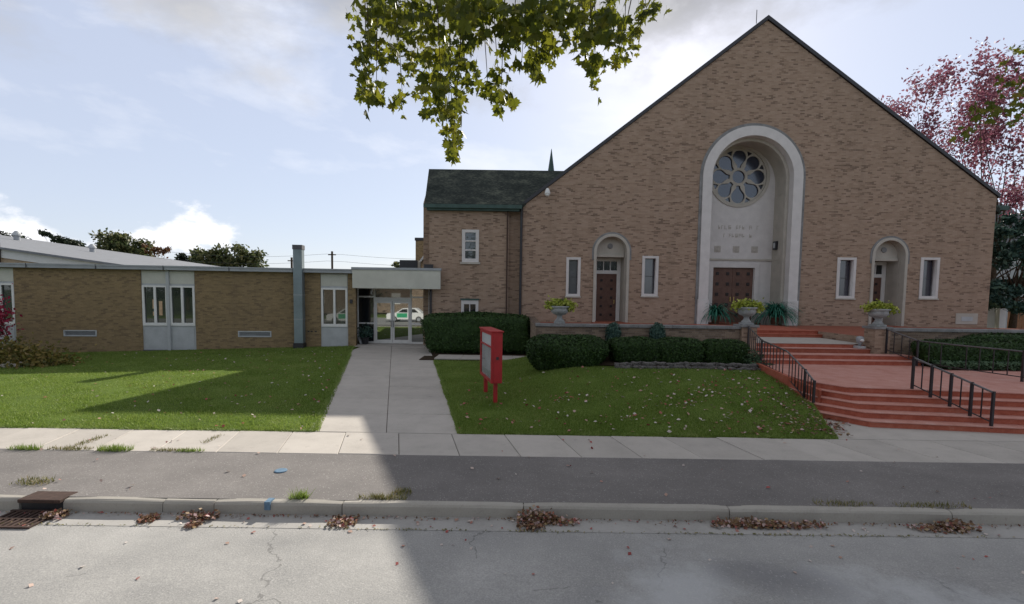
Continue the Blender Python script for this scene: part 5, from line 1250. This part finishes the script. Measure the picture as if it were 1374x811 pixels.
# ------------------------------------------------------------------ the white car below the viewpoint (seen mirrored in the entrance doors)
car = thing('parked_car', 'white hatchback with green door panels on the road, mirrored in the entrance doors', 'car', (-11.2, -.2, -.13))
CZ = -.13; cx0 = -11.2
def side(pts): return [(cx0 + x, CZ + z) for x, z in pts]
body = side([(-2.1, .35), (-2.12, .75), (-2.0, .92), (-1.2, 1.0), (1.4, 1.0), (1.95, .9), (2.1, .6), (2.05, .32), (-2.1, .3)])
MB().xz(body, -1.05, .70).build('body', 'car_white', car, bevel=.06)
cab = side([(-1.15, 1.0), (-.45, 1.47), (.95, 1.5), (1.6, 1.0)])
MB().xz(cab, -.92, .57).build('cabin', 'car_white', car, bevel=.05)
MB().xz(side([(-.9, 1.04), (-.42, 1.38), (.1, 1.40), (.1, 1.04)]), .56, .585).build('window', 'dark_glass', car)
MB().xz(side([(.18, 1.04), (.18, 1.40), (.85, 1.40), (1.25, 1.04)]), .56, .585).build('window', 'dark_glass', car)
MB().xz(side([(-1.0, .5), (-1.0, .95), (.1, .97), (.1, .5)]), .69, .715).build('door_panel', 'car_green', car)
for x in (-1.3, 1.3):
    for y in (.62, -.98):
        wl = MB().tube([(cx0 + x, y - .1, CZ + .32), (cx0 + x, y + .11, CZ + .32)], .32, 18).build('wheel', 'rubber', car)
        MB().tube([(cx0 + x, y - .105, CZ + .32), (cx0 + x, y + .118, CZ + .32)], .2, 14).build('rim', 'fascia_metal', wl)
for y in (.5, -.85): MB().box(cx0 - 2.14, cx0 - 2.05, y - .15, y + .12, CZ + .68, CZ + .8).build('headlight', 'white_paint', car)

# trees and a house across the street, added out of view to darken the window reflections
proto_t = tree('street_tree', 'leafy street tree across the road mirrored in the windows', 'tree', (-24, -17, -.1), 3.2, .25, [((-24 + dx, -17 + dy, z), (2.6, 2.2, 1.9)) for dx, dy, z in ((-2, 0, 5), (2, .5, 5.2), (0, -.5, 7.6), (-1.5, 1, 8.2), (1.8, -.5, 8.6), (0, 0, 4.4), (3, 0, 3.6), (-3, 0, 3.6))], 6000, .24, 'dark_leaf', 8, 'street trees across the road')
for k, x in enumerate((-33, -15.5, -7.5, 12, 21, 30, 40)):
    o = proto_t.copy(); C.objects.link(o); o.location.x = x; o.rotation_euler.z = .0
    for ch in [c for c in C.objects if c.parent == proto_t]:
        c = ch.copy(); C.objects.link(c); c.parent = o
hb = thing('brick_house', 'dark brick house added across the road to darken the entrance door reflections', 'house', (-14, -24, 0))
MB().box(-22, -6, -32, -24, -.2, 5.6).build('wall', 'terrace_brick', hb)
MB().xz([(-22.6, 5.6), (-5.4, 5.6), (-14, 9.4)], -32.4, -23.6).build('roof', 'shingles', hb)
for x in (-19, -9.5): MB().box(x, x + 1.4, -23.98, -23.9, 1.2, 2.9).build('window', 'white_paint', hb)
